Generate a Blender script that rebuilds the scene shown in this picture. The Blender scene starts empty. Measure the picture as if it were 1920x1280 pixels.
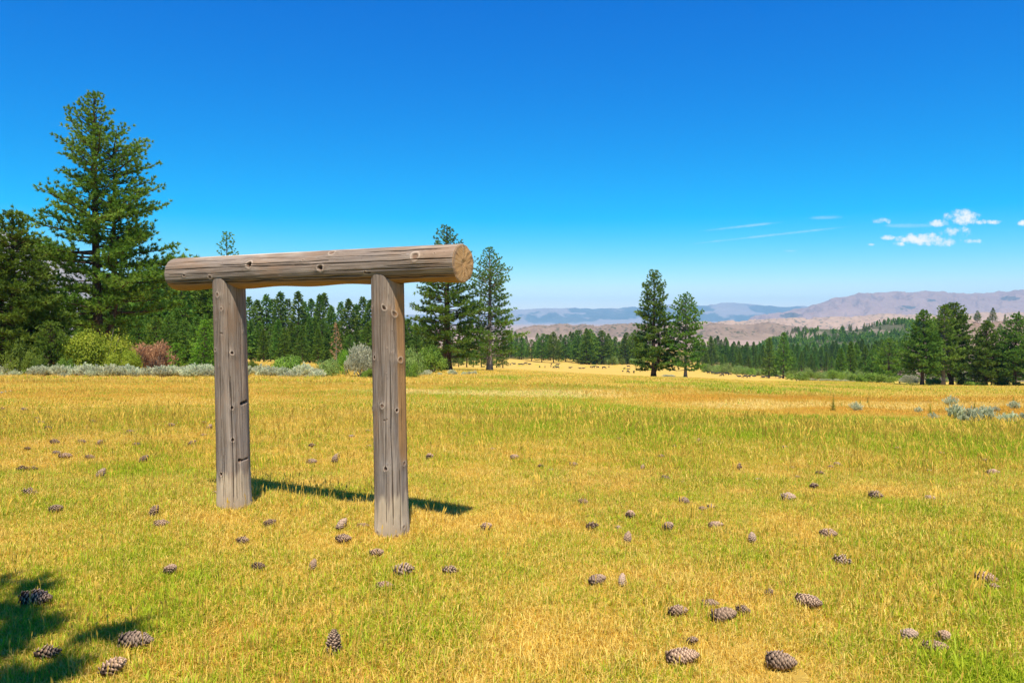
import bpy, math, random
import numpy as np
from mathutils import Vector, Matrix

R = math.radians
sc = bpy.context.scene
COL = sc.collection

# ------------------------------------------------------------------ camera, sky, sun, exposure
F = 1400.0                      # focal length in photo pixels (photo 1920 wide)
CAMZ = 1.6
PITCH = math.atan(50.0 / F)     # horizon sits 50 px above the centre
cam_d = bpy.data.cameras.new('camera')
cam_d.sensor_width = 36.0
cam_d.lens = 36.0 * F / 1920.0
cam_d.clip_start = 0.05
cam_d.clip_end = 90000.0
cam = bpy.data.objects.new('camera', cam_d)
COL.objects.link(cam)
cam.location = (0, 0, CAMZ)
cam.rotation_euler = (R(90) - PITCH, 0, 0)
sc.camera = cam

SUN_EL, SUN_AZ = R(65.0), R(177.0)      # azimuth clockwise from +Y: the sun stands behind the camera
world = bpy.data.worlds.new('World')
sc.world = world
world.use_nodes = True
wn, wl = world.node_tree.nodes, world.node_tree.links
wn.clear()


def W(kind, **kw):
    n = wn.new(kind)
    for k, v in kw.items():
        if k.startswith('i_'):
            n.inputs[int(k[2:])].default_value = v
        else:
            setattr(n, k, v)
    return n


def wmath(op, a, b=None, c=None, clamp=False):
    n = W('ShaderNodeMath', operation=op, use_clamp=clamp)
    for i, v in enumerate((a, b, c)):
        if v is None:
            continue
        if isinstance(v, (int, float)):
            n.inputs[i].default_value = v
        else:
            wl.new(v, n.inputs[i])
    return n.outputs[0]


sky = W('ShaderNodeTexSky', sky_type='NISHITA')
sky.sun_disc = False
sky.sun_elevation = SUN_EL
sky.sun_rotation = SUN_AZ
sky.altitude = 1700
sky.air_density = 1.0
sky.dust_density = 0.35
sky.ozone_density = 2.5
SKY_STRENGTH = 0.12
sky_gam = W('ShaderNodeGamma')
sky_gam.inputs[1].default_value = 1.0
sky_hsv = W('ShaderNodeHueSaturation')
sky_hsv.inputs['Hue'].default_value = 0.487
sky_hsv.inputs['Saturation'].default_value = 1.42
sky_hsv.inputs['Value'].default_value = 1.05
wl.new(sky.outputs[0], sky_gam.inputs[0])
wl.new(sky_gam.outputs[0], sky_hsv.inputs['Color'])
# small cumulus and thin streaks, fixed to directions in the world
tc = W('ShaderNodeTexCoord')
sep = W('ShaderNodeSeparateXYZ')
wl.new(tc.outputs['Generated'], sep.inputs[0])
ysafe = wmath('MAXIMUM', sep.outputs[1], 0.05)
cu = wmath('DIVIDE', sep.outputs[0], ysafe)
cv = wmath('DIVIDE', sep.outputs[2], ysafe)
comb = W('ShaderNodeCombineXYZ')
wl.new(cu, comb.inputs[0])
wl.new(cv, comb.inputs[1])
cn = W('ShaderNodeTexNoise')
cn.inputs['Scale'].default_value = 95.0
cn.inputs['Detail'].default_value = 6.0
cn.inputs['Roughness'].default_value = 0.6
wl.new(comb.outputs[0], cn.inputs['Vector'])
cn2 = W('ShaderNodeTexNoise')
cn2.inputs['Scale'].default_value = 26.0
cn2.inputs['Detail'].default_value = 4.0
wl.new(comb.outputs[0], cn2.inputs['Vector'])
nz = wmath('ADD', wmath('MULTIPLY', cn.outputs[0], 1.5), wmath('MULTIPLY', cn2.outputs[0], 1.2))
nz = wmath('SUBTRACT', nz, 1.38)


def blob(px, py, rx, ry, tilt=0.0):
    u0, v0 = (px - 960) / F, (590 - py) / F
    du = wmath('SUBTRACT', cu, u0)
    dv = wmath('SUBTRACT', cv, v0)
    if tilt:
        dv = wmath('SUBTRACT', dv, wmath('MULTIPLY', du, tilt))
    a = wmath('POWER', wmath('ABSOLUTE', wmath('DIVIDE', du, rx * 1.1 / F)), 2.0)
    b = wmath('POWER', wmath('ABSOLUTE', wmath('DIVIDE', dv, ry * 1.05 / F)), 2.0)
    return wmath('SUBTRACT', 1.0, wmath('ADD', a, b))


def union(bl):
    o = bl[0]
    for b in bl[1:]:
        o = wmath('MAXIMUM', o, b)
    return o


cum = union([blob(*b) for b in ((1800, 410, 34, 15), (1758, 419, 22, 7), (1790, 436, 30, 12), (1725, 449, 42, 11),
                                (1772, 453, 30, 9), (1661, 446, 13, 5), (1682, 459, 12, 5), (1648, 415, 17, 6),
                                (1820, 453, 17, 5), (1850, 417, 30, 6), (1915, 419, 10, 5), (1630, 459, 7, 3))])
cmask = W('ShaderNodeMapRange', interpolation_type='SMOOTHSTEP')
wl.new(wmath('ADD', cum, wmath('MULTIPLY', nz, 2.6)), cmask.inputs[0])
cmask.inputs[1].default_value = -0.10
cmask.inputs[2].default_value = 1.6
cmask.inputs[4].default_value = 0.93
wis = union([blob(*b) for b in ((1395, 425, 85, 3, 0.11), (1450, 441, 160, 3, 0.11), (1545, 409, 35, 4, 0.03),
                                (1700, 424, 60, 5), (1480, 471, 14, 2.5))])
wmask = W('ShaderNodeMapRange', interpolation_type='SMOOTHSTEP')
wl.new(wmath('ADD', wis, wmath('MULTIPLY', nz, 0.8)), wmask.inputs[0])
wmask.inputs[1].default_value = 0.0
wmask.inputs[2].default_value = 1.6
wmask.inputs[4].default_value = 0.26
cm = wmath('MAXIMUM', cmask.outputs[0], wmask.outputs[0])
cm = wmath('MULTIPLY', cm, wmath('GREATER_THAN', sep.outputs[1], 0.1))
bg_sky = W('ShaderNodeBackground')
bg_sky.inputs['Strength'].default_value = SKY_STRENGTH
ssep = W('ShaderNodeSeparateColor')
wl.new(sky_hsv.outputs[0], ssep.inputs[0])
scmb = W('ShaderNodeCombineColor')
for k_, (mul_, gam_) in enumerate(((0.74, 2.0), (0.775, 1.08), (0.76, 0.66))):
    ch_ = wmath('MAXIMUM', wmath('MULTIPLY', ssep.outputs[k_], mul_ * SKY_STRENGTH), 0.0)
    ch_ = wmath('POWER', ch_, gam_)
    if k_ == 0:       # deep, nearly red-free blue overhead that pales towards the horizon
        ch_ = wmath('MULTIPLY', wmath('MAXIMUM', wmath('SUBTRACT', ch_, 0.017), 0.0), 2.9)
        ch_ = wmath('DIVIDE', ch_, wmath('ADD', wmath('MULTIPLY', ch_, 0.6), 1.0))
    wl.new(wmath('MULTIPLY', ch_, 1.0 / SKY_STRENGTH), scmb.inputs[k_])
wl.new(scmb.outputs[0], bg_sky.inputs['Color'])
bg_cl = W('ShaderNodeBackground')
bg_cl.inputs['Color'].default_value = (0.95, 0.92, 1.0, 1)
bg_cl.inputs['Strength'].default_value = 0.80
mixw = W('ShaderNodeMixShader')
wl.new(cm, mixw.inputs[0])
wl.new(bg_sky.outputs[0], mixw.inputs[1])
wl.new(bg_cl.outputs[0], mixw.inputs[2])
wo = W('ShaderNodeOutputWorld')
wl.new(mixw.outputs[0], wo.inputs[0])

sun_d = bpy.data.lights.new('sun', 'SUN')
sun_d.energy = 5.0
sun_d.angle = R(0.5)
sun_d.color = (1.0, 0.925, 0.79)
sun = bpy.data.objects.new('sun', sun_d)
COL.objects.link(sun)
sdir = Vector((math.sin(SUN_AZ) * math.cos(SUN_EL), math.cos(SUN_AZ) * math.cos(SUN_EL), math.sin(SUN_EL)))
sun.rotation_euler = sdir.to_track_quat('Z', 'Y').to_euler()
sun.location = sdir * 60

sc.view_settings.view_transform = 'Standard'
sc.view_settings.look = 'None'
sc.view_settings.exposure = 0.57
sc.view_settings.gamma = 1.0
sc.view_settings.use_curve_mapping = False
sc.render.engine = 'CYCLES'
sc.cycles.max_bounces = 6
sc.cycles.diffuse_bounces = 3
sc.cycles.volume_bounces = 0
sc.cycles.transmission_bounces = 3
sc.cycles.transparent_max_bounces = 8
sc.cycles.use_denoising = True
sc.cycles.sample_clamp_indirect = 6.0

# ------------------------------------------------------------------ helpers
CP, SP = math.cos(PITCH), math.sin(PITCH)


def zat(py, d):
    """world height seen at photo row py at forward distance d"""
    v = (py - 640.0) / F
    return CAMZ + d * (-SP - v * CP) / (CP - v * SP)


def xat(px, d):
    return (px - 960.0) / F * d


_lat = np.random.RandomState(7).rand(256, 256)


def vn(x, y, s, seed=0):
    """smooth value noise 0..1 with feature size s"""
    x = np.asarray(x, float) / s + seed * 17.31
    y = np.asarray(y, float) / s + seed * 9.77
    xi, yi = np.floor(x).astype(int), np.floor(y).astype(int)
    fx, fy = x - xi, y - yi
    fx = fx * fx * (3 - 2 * fx)
    fy = fy * fy * (3 - 2 * fy)
    a = _lat[xi & 255, yi & 255]
    b = _lat[(xi + 1) & 255, yi & 255]
    c = _lat[xi & 255, (yi + 1) & 255]
    d = _lat[(xi + 1) & 255, (yi + 1) & 255]
    return (a * (1 - fx) + b * fx) * (1 - fy) + (c * (1 - fx) + d * fx) * fy


def fbm(x, y, s, seed=0, o=4):
    r, a, t = 0, 1.0, 0
    for i in range(o):
        r = r + a * vn(x, y, s / 2 ** i, seed + i * 3)
        t += a
        a *= 0.5
    return r / t


def sstep(x, a, b):
    t = np.clip((np.asarray(x, float) - a) / (b - a), 0, 1)
    return t * t * (3 - 2 * t)


# ground: rows of the photo where the ground lies at a given distance, per column
_DS = np.array([1.0, 6.2, 12, 24, 40, 55, 75, 104, 160, 250, 385, 560, 800, 1300, 2600, 6000, 14000, 40000])
_PX = np.array([-700, 0, 450, 850, 1228, 1480, 1780, 2700])
_PY = {
    'h': [0.0, -0.03],
    12: [806, 806, 808, 810, 812, 818, 824, 830],
    24: [740, 742, 744, 748, 758, 772, 788, 800],
    40: [714, 717, 719, 724, 732, 744, 756, 770],
    55: [704, 707, 708, 713, 721, 733, 743, 755],
    75: [697, 696, 699, 705, 716, 727, 735, 745],
    104: [690, 688, 690, 698, 713, 722, 729, 738],
    160: [682, 680, 681, 692, 709, 717, 724, 730],
    250: [674, 673, 674, 689, 701, 711, 719, 724],
    385: [668, 667, 668, 685, 694, 706, 714, 718],
    560: [660, 660, 660, 669, 676, 692, 702, 706],
    800: [655, 655, 655, 662, 668, 680, 690, 694],
    1300: [645, 645, 645, 650, 654, 660, 668, 670],
    2600: [632, 632, 632, 634, 636, 640, 642, 642],
    6000: [618, 618, 618, 618, 618, 619, 619, 619],
    14000: [610, 610, 610, 610, 609, 609, 609, 609],
    40000: [602] * 8,
}
_HT = np.zeros((len(_DS), len(_PX)))
for i_, d_ in enumerate(_DS):
    for j_ in range(len(_PX)):
        _HT[i_, j_] = _PY['h'][i_] if i_ < 2 else zat(_PY[int(d_)][j_], d_)


def ground_h(X, Y, detail=True):
    X = np.asarray(X, float)
    Y = np.asarray(Y, float)
    r = np.hypot(X, Y) + 1e-6
    az = np.arctan2(X, Y)
    fold = np.where(np.abs(az) > math.pi / 2, np.sign(az) * (math.pi - np.abs(az)), az)
    u = np.clip(np.tan(np.clip(fold, -0.9, 0.9)) * F + 960, _PX[0], _PX[-1])
    d = np.maximum(np.maximum(Y, r * 0.62), 1.0)
    li = np.interp(np.log(d), np.log(_DS), np.arange(len(_DS)))
    i0 = np.clip(np.floor(li).astype(int), 0, len(_DS) - 2)
    ld0, ld1 = _DS[i0], _DS[i0 + 1]
    fi = np.clip((d - ld0) / (ld1 - ld0), 0, 1)
    lj = np.interp(u, _PX, np.arange(len(_PX)))
    j0 = np.clip(np.floor(lj).astype(int), 0, len(_PX) - 2)
    fj = lj - j0
    fj = fj * fj * (3 - 2 * fj)
    a = _HT[i0, j0] * (1 - fj) + _HT[i0, j0 + 1] * fj
    b = _HT[i0 + 1, j0] * (1 - fj) + _HT[i0 + 1, j0 + 1] * fj
    h = a * (1 - fi) + b * fi
    if detail:
        h = h + (vn(X, Y, 0.9, 3) - .5) * 0.03 * sstep(r, 1, 3) + (vn(X, Y, 6, 5) - .5) * 0.09 * sstep(r, 8, 18) \
            + (vn(X, Y, 30, 8) - .5) * 0.5 * sstep(r, 40, 90) + (fbm(X, Y, 900, 9) - .5) * 50 * sstep(r, 1500, 5000)
    return h


def gh(x, y):
    return float(ground_h(np.array([x]), np.array([y]))[0])


def gpix(px, py):
    """world point on the ground seen at photo pixel"""
    lo, hi = 1.5, 900.0
    ds = np.geomspace(lo, hi, 900)
    xs = (px - 960) / F * ds
    g = ground_h(xs, ds)
    v = (py - 640.0) / F
    z = CAMZ + ds * (-SP - v * CP) / (CP - v * SP)
    k = np.argmax(z < g)
    if z[k] >= g[k]:
        k = len(ds) - 1
    d = ds[k]
    return float(xs[k] / (CP - v * SP)), float(d), float(g[k])


def newmat(name):
    m = bpy.data.materials.new(name)
    m.use_nodes = True
    m.node_tree.nodes.clear()
    return m


class NT:
    def __init__(s, m):
        s.n, s.l = m.node_tree.nodes, m.node_tree.links

    def new(s, kind, ins=None, **kw):
        n = s.n.new(kind)
        for k, v in kw.items():
            setattr(n, k, v)
        for k, v in (ins or {}).items():
            s.set(n.inputs[k], v)
        return n

    def set(s, sock, v):
        if isinstance(v, bpy.types.NodeSocket):
            s.l.new(v, sock)
        else:
            if sock.type == 'RGBA' and len(v) == 3:
                v = (*v, 1)
            sock.default_value = v

    def math(s, op, a, b=0.0, c=0.0, clamp=False):
        n = s.new('ShaderNodeMath', operation=op, use_clamp=clamp)
        s.set(n.inputs[0], a)
        s.set(n.inputs[1], b)
        s.set(n.inputs[2], c)
        return n.outputs[0]

    def mix(s, f, a, b, mode='MIX'):
        n = s.new('ShaderNodeMix', data_type='RGBA', blend_type=mode)
        s.set(n.inputs[0], f)
        s.set(n.inputs[6], a)
        s.set(n.inputs[7], b)
        return n.outputs[2]

    def noise(s, vec, scale, detail=4, rough=.55, dist=0.0):
        n = s.new('ShaderNodeTexNoise', {'Scale': scale, 'Detail': detail, 'Roughness': rough, 'Distortion': dist})
        if vec is not None:
            s.l.new(vec, n.inputs['Vector'])
        return n.outputs[0]

    def rng(s, v, a, b, c=0.0, d=1.0, smooth=True):
        n = s.new('ShaderNodeMapRange', interpolation_type='SMOOTHSTEP' if smooth else 'LINEAR')
        for i, x in enumerate((v, a, b, c, d)):
            s.set(n.inputs[i], x)
        return n.outputs[0]

    def attr(s, name, kind='GEOMETRY'):
        return s.new('ShaderNodeAttribute', attribute_name=name, attribute_type=kind)

    def out(s, sh):
        o = s.new('ShaderNodeOutputMaterial')
        s.l.new(sh, o.inputs[0])


class MB:
    """collects vertices and faces, then builds one mesh"""

    def __init__(s):
        s.v, s.f3, s.f4, s.r = [], [], [], []
        s.n = 0

    def add(s, v, f, rnd=0.5):
        v = np.asarray(v, float).reshape(-1, 3)
        f = np.asarray(f, int)
        s.v.append(v)
        (s.f3 if f.shape[1] == 3 else s.f4).append(f + s.n)
        s.r.append(np.broadcast_to(np.asarray(rnd, float), (len(v),)))
        s.n += len(v)

    def tube(s, path, rad, k=6, rnd=0.5, cap=True):
        path = np.asarray(path, float)
        rad = np.asarray(rad, float)
        n = len(path)
        t = np.gradient(path, axis=0)
        t /= np.linalg.norm(t, axis=1)[:, None] + 1e-9
        ref = np.array([0, 0, 1.0]) if abs(t[:, 2]).mean() < .8 else np.array([1.0, 0, 0])
        a = np.cross(t, ref)
        a /= np.linalg.norm(a, axis=1)[:, None] + 1e-9
        b = np.cross(t, a)
        th = np.arange(k) * 2 * math.pi / k
        v = path[:, None] + rad[:, None, None] * (np.cos(th)[None, :, None] * a[:, None] + np.sin(th)[None, :, None] * b[:, None])
        i = np.arange(n - 1)[:, None] * k
        j = np.arange(k)[None]
        j2 = (j + 1) % k
        f = np.stack([i + j, i + j2, i + k + j2, i + k + j], -1).reshape(-1, 4)
        v = v.reshape(-1, 3)
        s.add(v, f, rnd)
        if cap:
            base = s.n - n * k
            s.f3.append(np.array([[base, base + q + 1, base + q] for q in range(1, k - 1)]))
            e = base + (n - 1) * k
            s.f3.append(np.array([[e, e + q, e + q + 1] for q in range(1, k - 1)]))

    def spikes(s, pos, dirs, n, ln, w, spread=.6, up=.2, rng=None, rnd=None):
        """n thin triangles fanning from each position"""
        pos = np.repeat(np.asarray(pos, float), n, 0)
        dirs = np.repeat(np.asarray(dirs, float), n, 0)
        N = len(pos)
        d = dirs + rng.randn(N, 3) * spread
        d[:, 2] += up
        d /= np.linalg.norm(d, axis=1)[:, None] + 1e-9
        q = np.cross(d, rng.randn(N, 3))
        q /= np.linalg.norm(q, axis=1)[:, None] + 1e-9
        L = (ln if np.isscalar(ln) else np.repeat(ln, n)) * rng.uniform(.65, 1.2, N)
        L = L[:, None]
        v = np.empty((N, 3, 3))
        v[:, 0] = pos - q * w / 2
        v[:, 1] = pos + q * w / 2
        v[:, 2] = pos + d * L
        r = rng.rand(N // n).repeat(n) if rnd is None else np.repeat(rnd, n)
        s.add(v.reshape(-1, 3), np.arange(N * 3).reshape(-1, 3), np.repeat(r, 3))

    def leaves(s, pos, nrm, ln, w, rng, rnd=None):
        """small two-triangle leaves"""
        N = len(pos)
        a = np.cross(nrm, rng.randn(N, 3))
        a /= np.linalg.norm(a, axis=1)[:, None] + 1e-9
        b = np.cross(nrm, a)
        b /= np.linalg.norm(b, axis=1)[:, None] + 1e-9
        L = ln * rng.uniform(.6, 1.3, N)[:, None]
        v = np.empty((N, 4, 3))
        v[:, 0] = pos
        v[:, 1] = pos + a * L * .5 + b * w / 2
        v[:, 2] = pos + a * L
        v[:, 3] = pos + a * L * .5 - b * w / 2
        r = rng.rand(N) if rnd is None else rnd
        s.add(v.reshape(-1, 3), np.arange(N * 4).reshape(-1, 4), np.repeat(r, 4))

    def mesh(s, name, mat=None, smooth=False):
        m = bpy.data.meshes.new(name)
        v = np.concatenate(s.v)
        f3 = np.concatenate(s.f3) if s.f3 else np.zeros((0, 3), int)
        f4 = np.concatenate(s.f4) if s.f4 else np.zeros((0, 4), int)
        m.vertices.add(len(v))
        m.vertices.foreach_set('co', v.astype(np.float32).ravel())
        m.loops.add(len(f3) * 3 + len(f4) * 4)
        m.loops.foreach_set('vertex_index', np.concatenate([f3.ravel(), f4.ravel()]).astype(np.int32))
        m.polygons.add(len(f3) + len(f4))
        st = np.concatenate([np.arange(len(f3)) * 3, len(f3) * 3 + np.arange(len(f4)) * 4])
        m.polygons.foreach_set('loop_start', st.astype(np.int32))
        m.update(calc_edges=True)
        a = m.attributes.new('rnd', 'FLOAT', 'POINT')
        a.data.foreach_set('value', np.concatenate(s.r).astype(np.float32))
        if smooth:
            m.polygons.foreach_set('use_smooth', np.ones(len(m.polygons), bool))
        if mat:
            m.materials.append(mat)
        return m


def fattr(m, name, arr, kind='FLOAT'):
    a = m.attributes.new(name, kind, 'POINT')
    if kind == 'FLOAT':
        a.data.foreach_set('value', np.asarray(arr, np.float32).ravel())
    else:
        arr = np.asarray(arr, np.float32)
        if arr.shape[1] == 3:
            arr = np.concatenate([arr, np.ones((len(arr), 1), np.float32)], 1)
        a.data.foreach_set('color', arr.ravel())


def obj(name, mesh, parent=None, loc=None, rot=None, scale=None):
    o = bpy.data.objects.new(name, mesh)
    COL.objects.link(o)
    if parent is not None:
        o.parent = parent
    if loc is not None:
        o.location = loc
    if rot is not None:
        o.rotation_euler = rot
    if scale is not None:
        o.scale = scale
    return o


def tag(o, label=None, cat=None, group=None, kind=None):
    if label:
        o['label'] = label
    if cat:
        o['category'] = cat
    if group:
        o['group'] = group
    if kind:
        o['kind'] = kind
    return o


def copy_tree(o):
    c = o.copy()
    COL.objects.link(c)
    for ch in [x for x in o.children]:
        d = ch.copy()
        COL.objects.link(d)
        d.parent = c
    return c


# ------------------------------------------------------------------ what grows where in the meadow
def meadow_mix(X, Y):
    """green, brown and pale shares of the grass at a place"""
    X = np.asarray(X, float)
    Y = np.asarray(Y, float)
    d = np.maximum(Y, 1.0)
    h = ground_h(X, Y, False)
    px = 960 + X / d * F
    el = (h - CAMZ) / d
    py = 640 + F * (-el - math.tan(PITCH)) / (1 - el * math.tan(PITCH)) * 1.0
    # smooth irregular edges: shift the borders of the bands by noise that scales with distance
    w = (fbm(np.log(d) * 6, X / d * 8, .9, 21) - .5)
    pyn = py + w * 14
    pxn = px + (fbm(np.log(d) * 4, X / d * 5, .8, 31) - .5) * 260
    n1 = fbm(X, Y, 1.6, 2)
    n2 = fbm(X, Y, 0.5, 12, 3)
    n3 = fbm(X, Y / 3, 5, 42)
    g = .36 + (n1 - .5) * .9 + (n2 - .5) * .6
    # strong green belt
    belt = sstep(pyn, 752 + sstep(px, 1000, 1700) * 32, 764 + sstep(px, 1000, 1700) * 32) * (1 - sstep(pyn, 792 + sstep(px, 900, 1600) * 22, 850 + sstep(px, 1000, 1600) * 30))
    belt = belt * sstep(pxn, 700, 980)
    g = g + belt * .46
    g = g + .22 * sstep(px, 1450, 1900) * sstep(py, 850, 980)
    g = g + .10 * (1 - sstep(px, 100, 600)) * sstep(py, 820, 900)
    far = 1 - sstep(py, 752, 775)
    g = g - far * .20 + far * .45 * sstep(n3, .52, .7) * sstep(px, 300, 900)
    b = sstep(n1 * .4 + n3 * .6, .5, .72) * .35
    strip = sstep(pyn, 763, 769) * (1 - sstep(pyn, 778, 786)) * sstep(pxn, 1240, 1420)
    strip2 = sstep(pyn, 741, 745) * (1 - sstep(pyn, 752, 757)) * sstep(pxn, 1050, 1300)
    strip3 = sstep(pyn, 726, 731) * (1 - sstep(pyn, 742, 757)) * (1 - sstep(pxn, 500, 900)) * .3
    b = np.clip(b + (strip + strip2) * .42 + strip3, 0, 1)
    g = g - (strip + strip2) * .5
    p = sstep(n3, .5, .75) * .25
    pale = sstep(pyn, 752, 757) * (1 - sstep(pyn, 764, 769)) * sstep(pxn, 1220, 1330)
    pale2 = sstep(pyn, 733, 737) * (1 - sstep(pyn, 744, 748)) * sstep(pxn, 600, 800) * (1 - sstep(pxn, 1100, 1250))
    pale3 = 1 - sstep(pyn, 705, 718)
    p = np.clip(p + (pale + pale2) * .55 + pale3 * .12, 0, 1)
    g = g - (pale + pale2) * .4 - pale3 * .25
    return np.clip(g, 0, 1), b, p, px, py


STRAW = (0.54, 0.355, 0.085)
GREEN = (0.28, 0.36, 0.015)
BROWN = (0.42, 0.22, 0.05)
PALE = (0.64, 0.46, 0.14)

# ------------------------------------------------------------------ ground sheet
rr = np.concatenate([[0.4], np.geomspace(0.9, 60, 260), np.geomspace(61.5, 42000, 270)])
az = np.concatenate([np.linspace(-44, 44, 400), np.linspace(46, 314, 90)]) * math.pi / 180
RR, AZ = np.meshgrid(rr, az, indexing='ij')
GX, GY = RR * np.sin(AZ), RR * np.cos(AZ)
GZ = ground_h(GX, GY)
na = len(az)
gb = MB()
i = np.arange(len(rr) - 1)[:, None] * na
j = np.arange(na)[None]
j2 = (j + 1) % na
gf = np.stack([i + j, i + na + j, i + na + j2, i + j2], -1).reshape(-1, 4)
gb.add(np.stack([GX, GY, GZ], -1).reshape(-1, 3), gf)
gb.f3.append(np.array([[0, q, q + 1] for q in range(1, na - 1)]))
gg, gbw, gp, gpx, gpy = meadow_mix(GX.ravel(), GY.ravel())
m_ground = newmat('meadow_ground')
t = NT(m_ground)
geo = t.new('ShaderNodeNewGeometry')
mixa = t.attr('mixc')
sepc = t.new('ShaderNodeSeparateColor', {0: mixa.outputs[0]})
nf = t.noise(geo.outputs['Position'], 9.0, 6, .7)
nm = t.noise(geo.outputs['Position'], 1.1, 5, .6)
mpl = t.new('ShaderNodeMapping', {3: (.35, 1.0, 1.0)})
t.l.new(geo.outputs['Position'], mpl.inputs[0])
nl = t.noise(mpl.outputs[0], .11, 7, .7)
gf_ = t.rng(t.math('ADD', sepc.outputs[0], t.math('ADD', t.math('MULTIPLY', t.math('SUBTRACT', nf, .5), 1.4), t.math('MULTIPLY', t.math('SUBTRACT', nl, .5), 1.5))), .25, .75)
c = t.mix(t.rng(t.math('ADD', sepc.outputs[1], t.math('ADD', t.math('SUBTRACT', nm, .5), t.math('MULTIPLY', t.math('SUBTRACT', nl, .45), 1.6))), 0.15, .85), STRAW, BROWN)
c = t.mix(t.rng(t.math('ADD', sepc.outputs[2], t.math('SUBTRACT', nm, .5)), 0.15, .85), c, PALE)
c = t.mix(gf_, c, GREEN)
soil = t.mix(nf, (.26, .16, .035), (.50, .35, .07))
nearw = t.attr('near')
c = t.mix(nearw.outputs[2], c, soil)
desert = t.mix(t.noise(geo.outputs['Position'], .002, 6, .6), (.27, .18, .14), (.44, .32, .25))
c = t.mix(t.attr('desert').outputs[2], c, desert)
woods = t.mix(nm, (.05, .065, .02), (.16, .13, .05))
c = t.mix(t.attr('woods').outputs[2], c, woods)
bs = t.new('ShaderNodeBsdfPrincipled', {'Base Color': c, 'Roughness': 1.0, 'Specular IOR Level': 0.0})
bmp = t.new('ShaderNodeBump', {'Strength': .55, 'Distance': .04, 'Height': t.noise(geo.outputs['Position'], 22.0, 5, .7)})
t.l.new(bmp.outputs[0], bs.inputs['Normal'])
t.out(bs.outputs[0])
gm = gb.mesh('ground', m_ground, smooth=True)
fattr(gm, 'mixc', np.stack([gg, gbw, gp], -1), 'FLOAT_COLOR')
rv = RR.ravel()
fattr(gm, 'near', (1 - sstep(rv, 14, 45)) * .8)
fattr(gm, 'desert', sstep(rv + (fbm(GX.ravel(), GY.ravel(), 300, 4) - .5) * 700, 900, 1500))
azd = np.degrees(AZ.ravel())
wl_ = np.interp(azd, [-60, -18, -10, 0, 8, 12, 22, 40], [235, 260, 260, 520, 600, 560, 430, 380])
fattr(gm, 'woods', sstep(rv + (vn(GX.ravel(), GY.ravel(), 25, 6) - .5) * 50, wl_ * 1.0, wl_ * 1.12) * (1 - sstep(rv, 850, 1100)) * .9)
tag(obj('ground', gm), kind='structure')

# ------------------------------------------------------------------ far hills and mountains
def hill_mat(name, soil_a, soil_b, veg, veg_amt, big, small, dots=0.0, bump=0.0):
    m = newmat(name)
    t = NT(m)
    g = t.new('ShaderNodeNewGeometry')
    P = g.outputs['Position']
    n1 = t.noise(P, 1.0 / big, 7, .6, .4)
    n2 = t.noise(P, 1.0 / small, 6, .65)
    c = t.mix(n2, soil_a, soil_b)
    va = t.attr('veg').outputs[2]
    vm = t.rng(t.math('ADD', t.math('ADD', t.math('MULTIPLY', n1, .7), t.math('MULTIPLY', n2, .3)), va), .66 - veg_amt * .3, .71 - veg_amt * .3)
    c = t.mix(t.math('MULTIPLY', vm, .85), c, veg)
    if dots:
        vo = t.new('ShaderNodeTexVoronoi', {'Scale': 1.0 / dots, 'Randomness': 1.0})
        t.l.new(P, vo.inputs['Vector'])
        dm = t.math('MULTIPLY', t.rng(vo.outputs['Distance'], .25, .42, 1, 0), t.rng(n1, .38, .55))
        c = t.mix(dm, c, veg)
    c = t.mix(t.rng(n1, .35, .65, 0, .35), c, soil_a)
    bs = t.new('ShaderNodeBsdfPrincipled', {'Base Color': c, 'Roughness': 1.0, 'Specular IOR Level': 0.0})
    if bump:
        bp = t.new('ShaderNodeBump', {'Strength': .8, 'Distance': bump, 'Height': n2})
        t.l.new(bp.outputs[0], bs.inputs['Normal'])
    t.out(bs.outputs[0])
    return m


HILLS = {}


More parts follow.
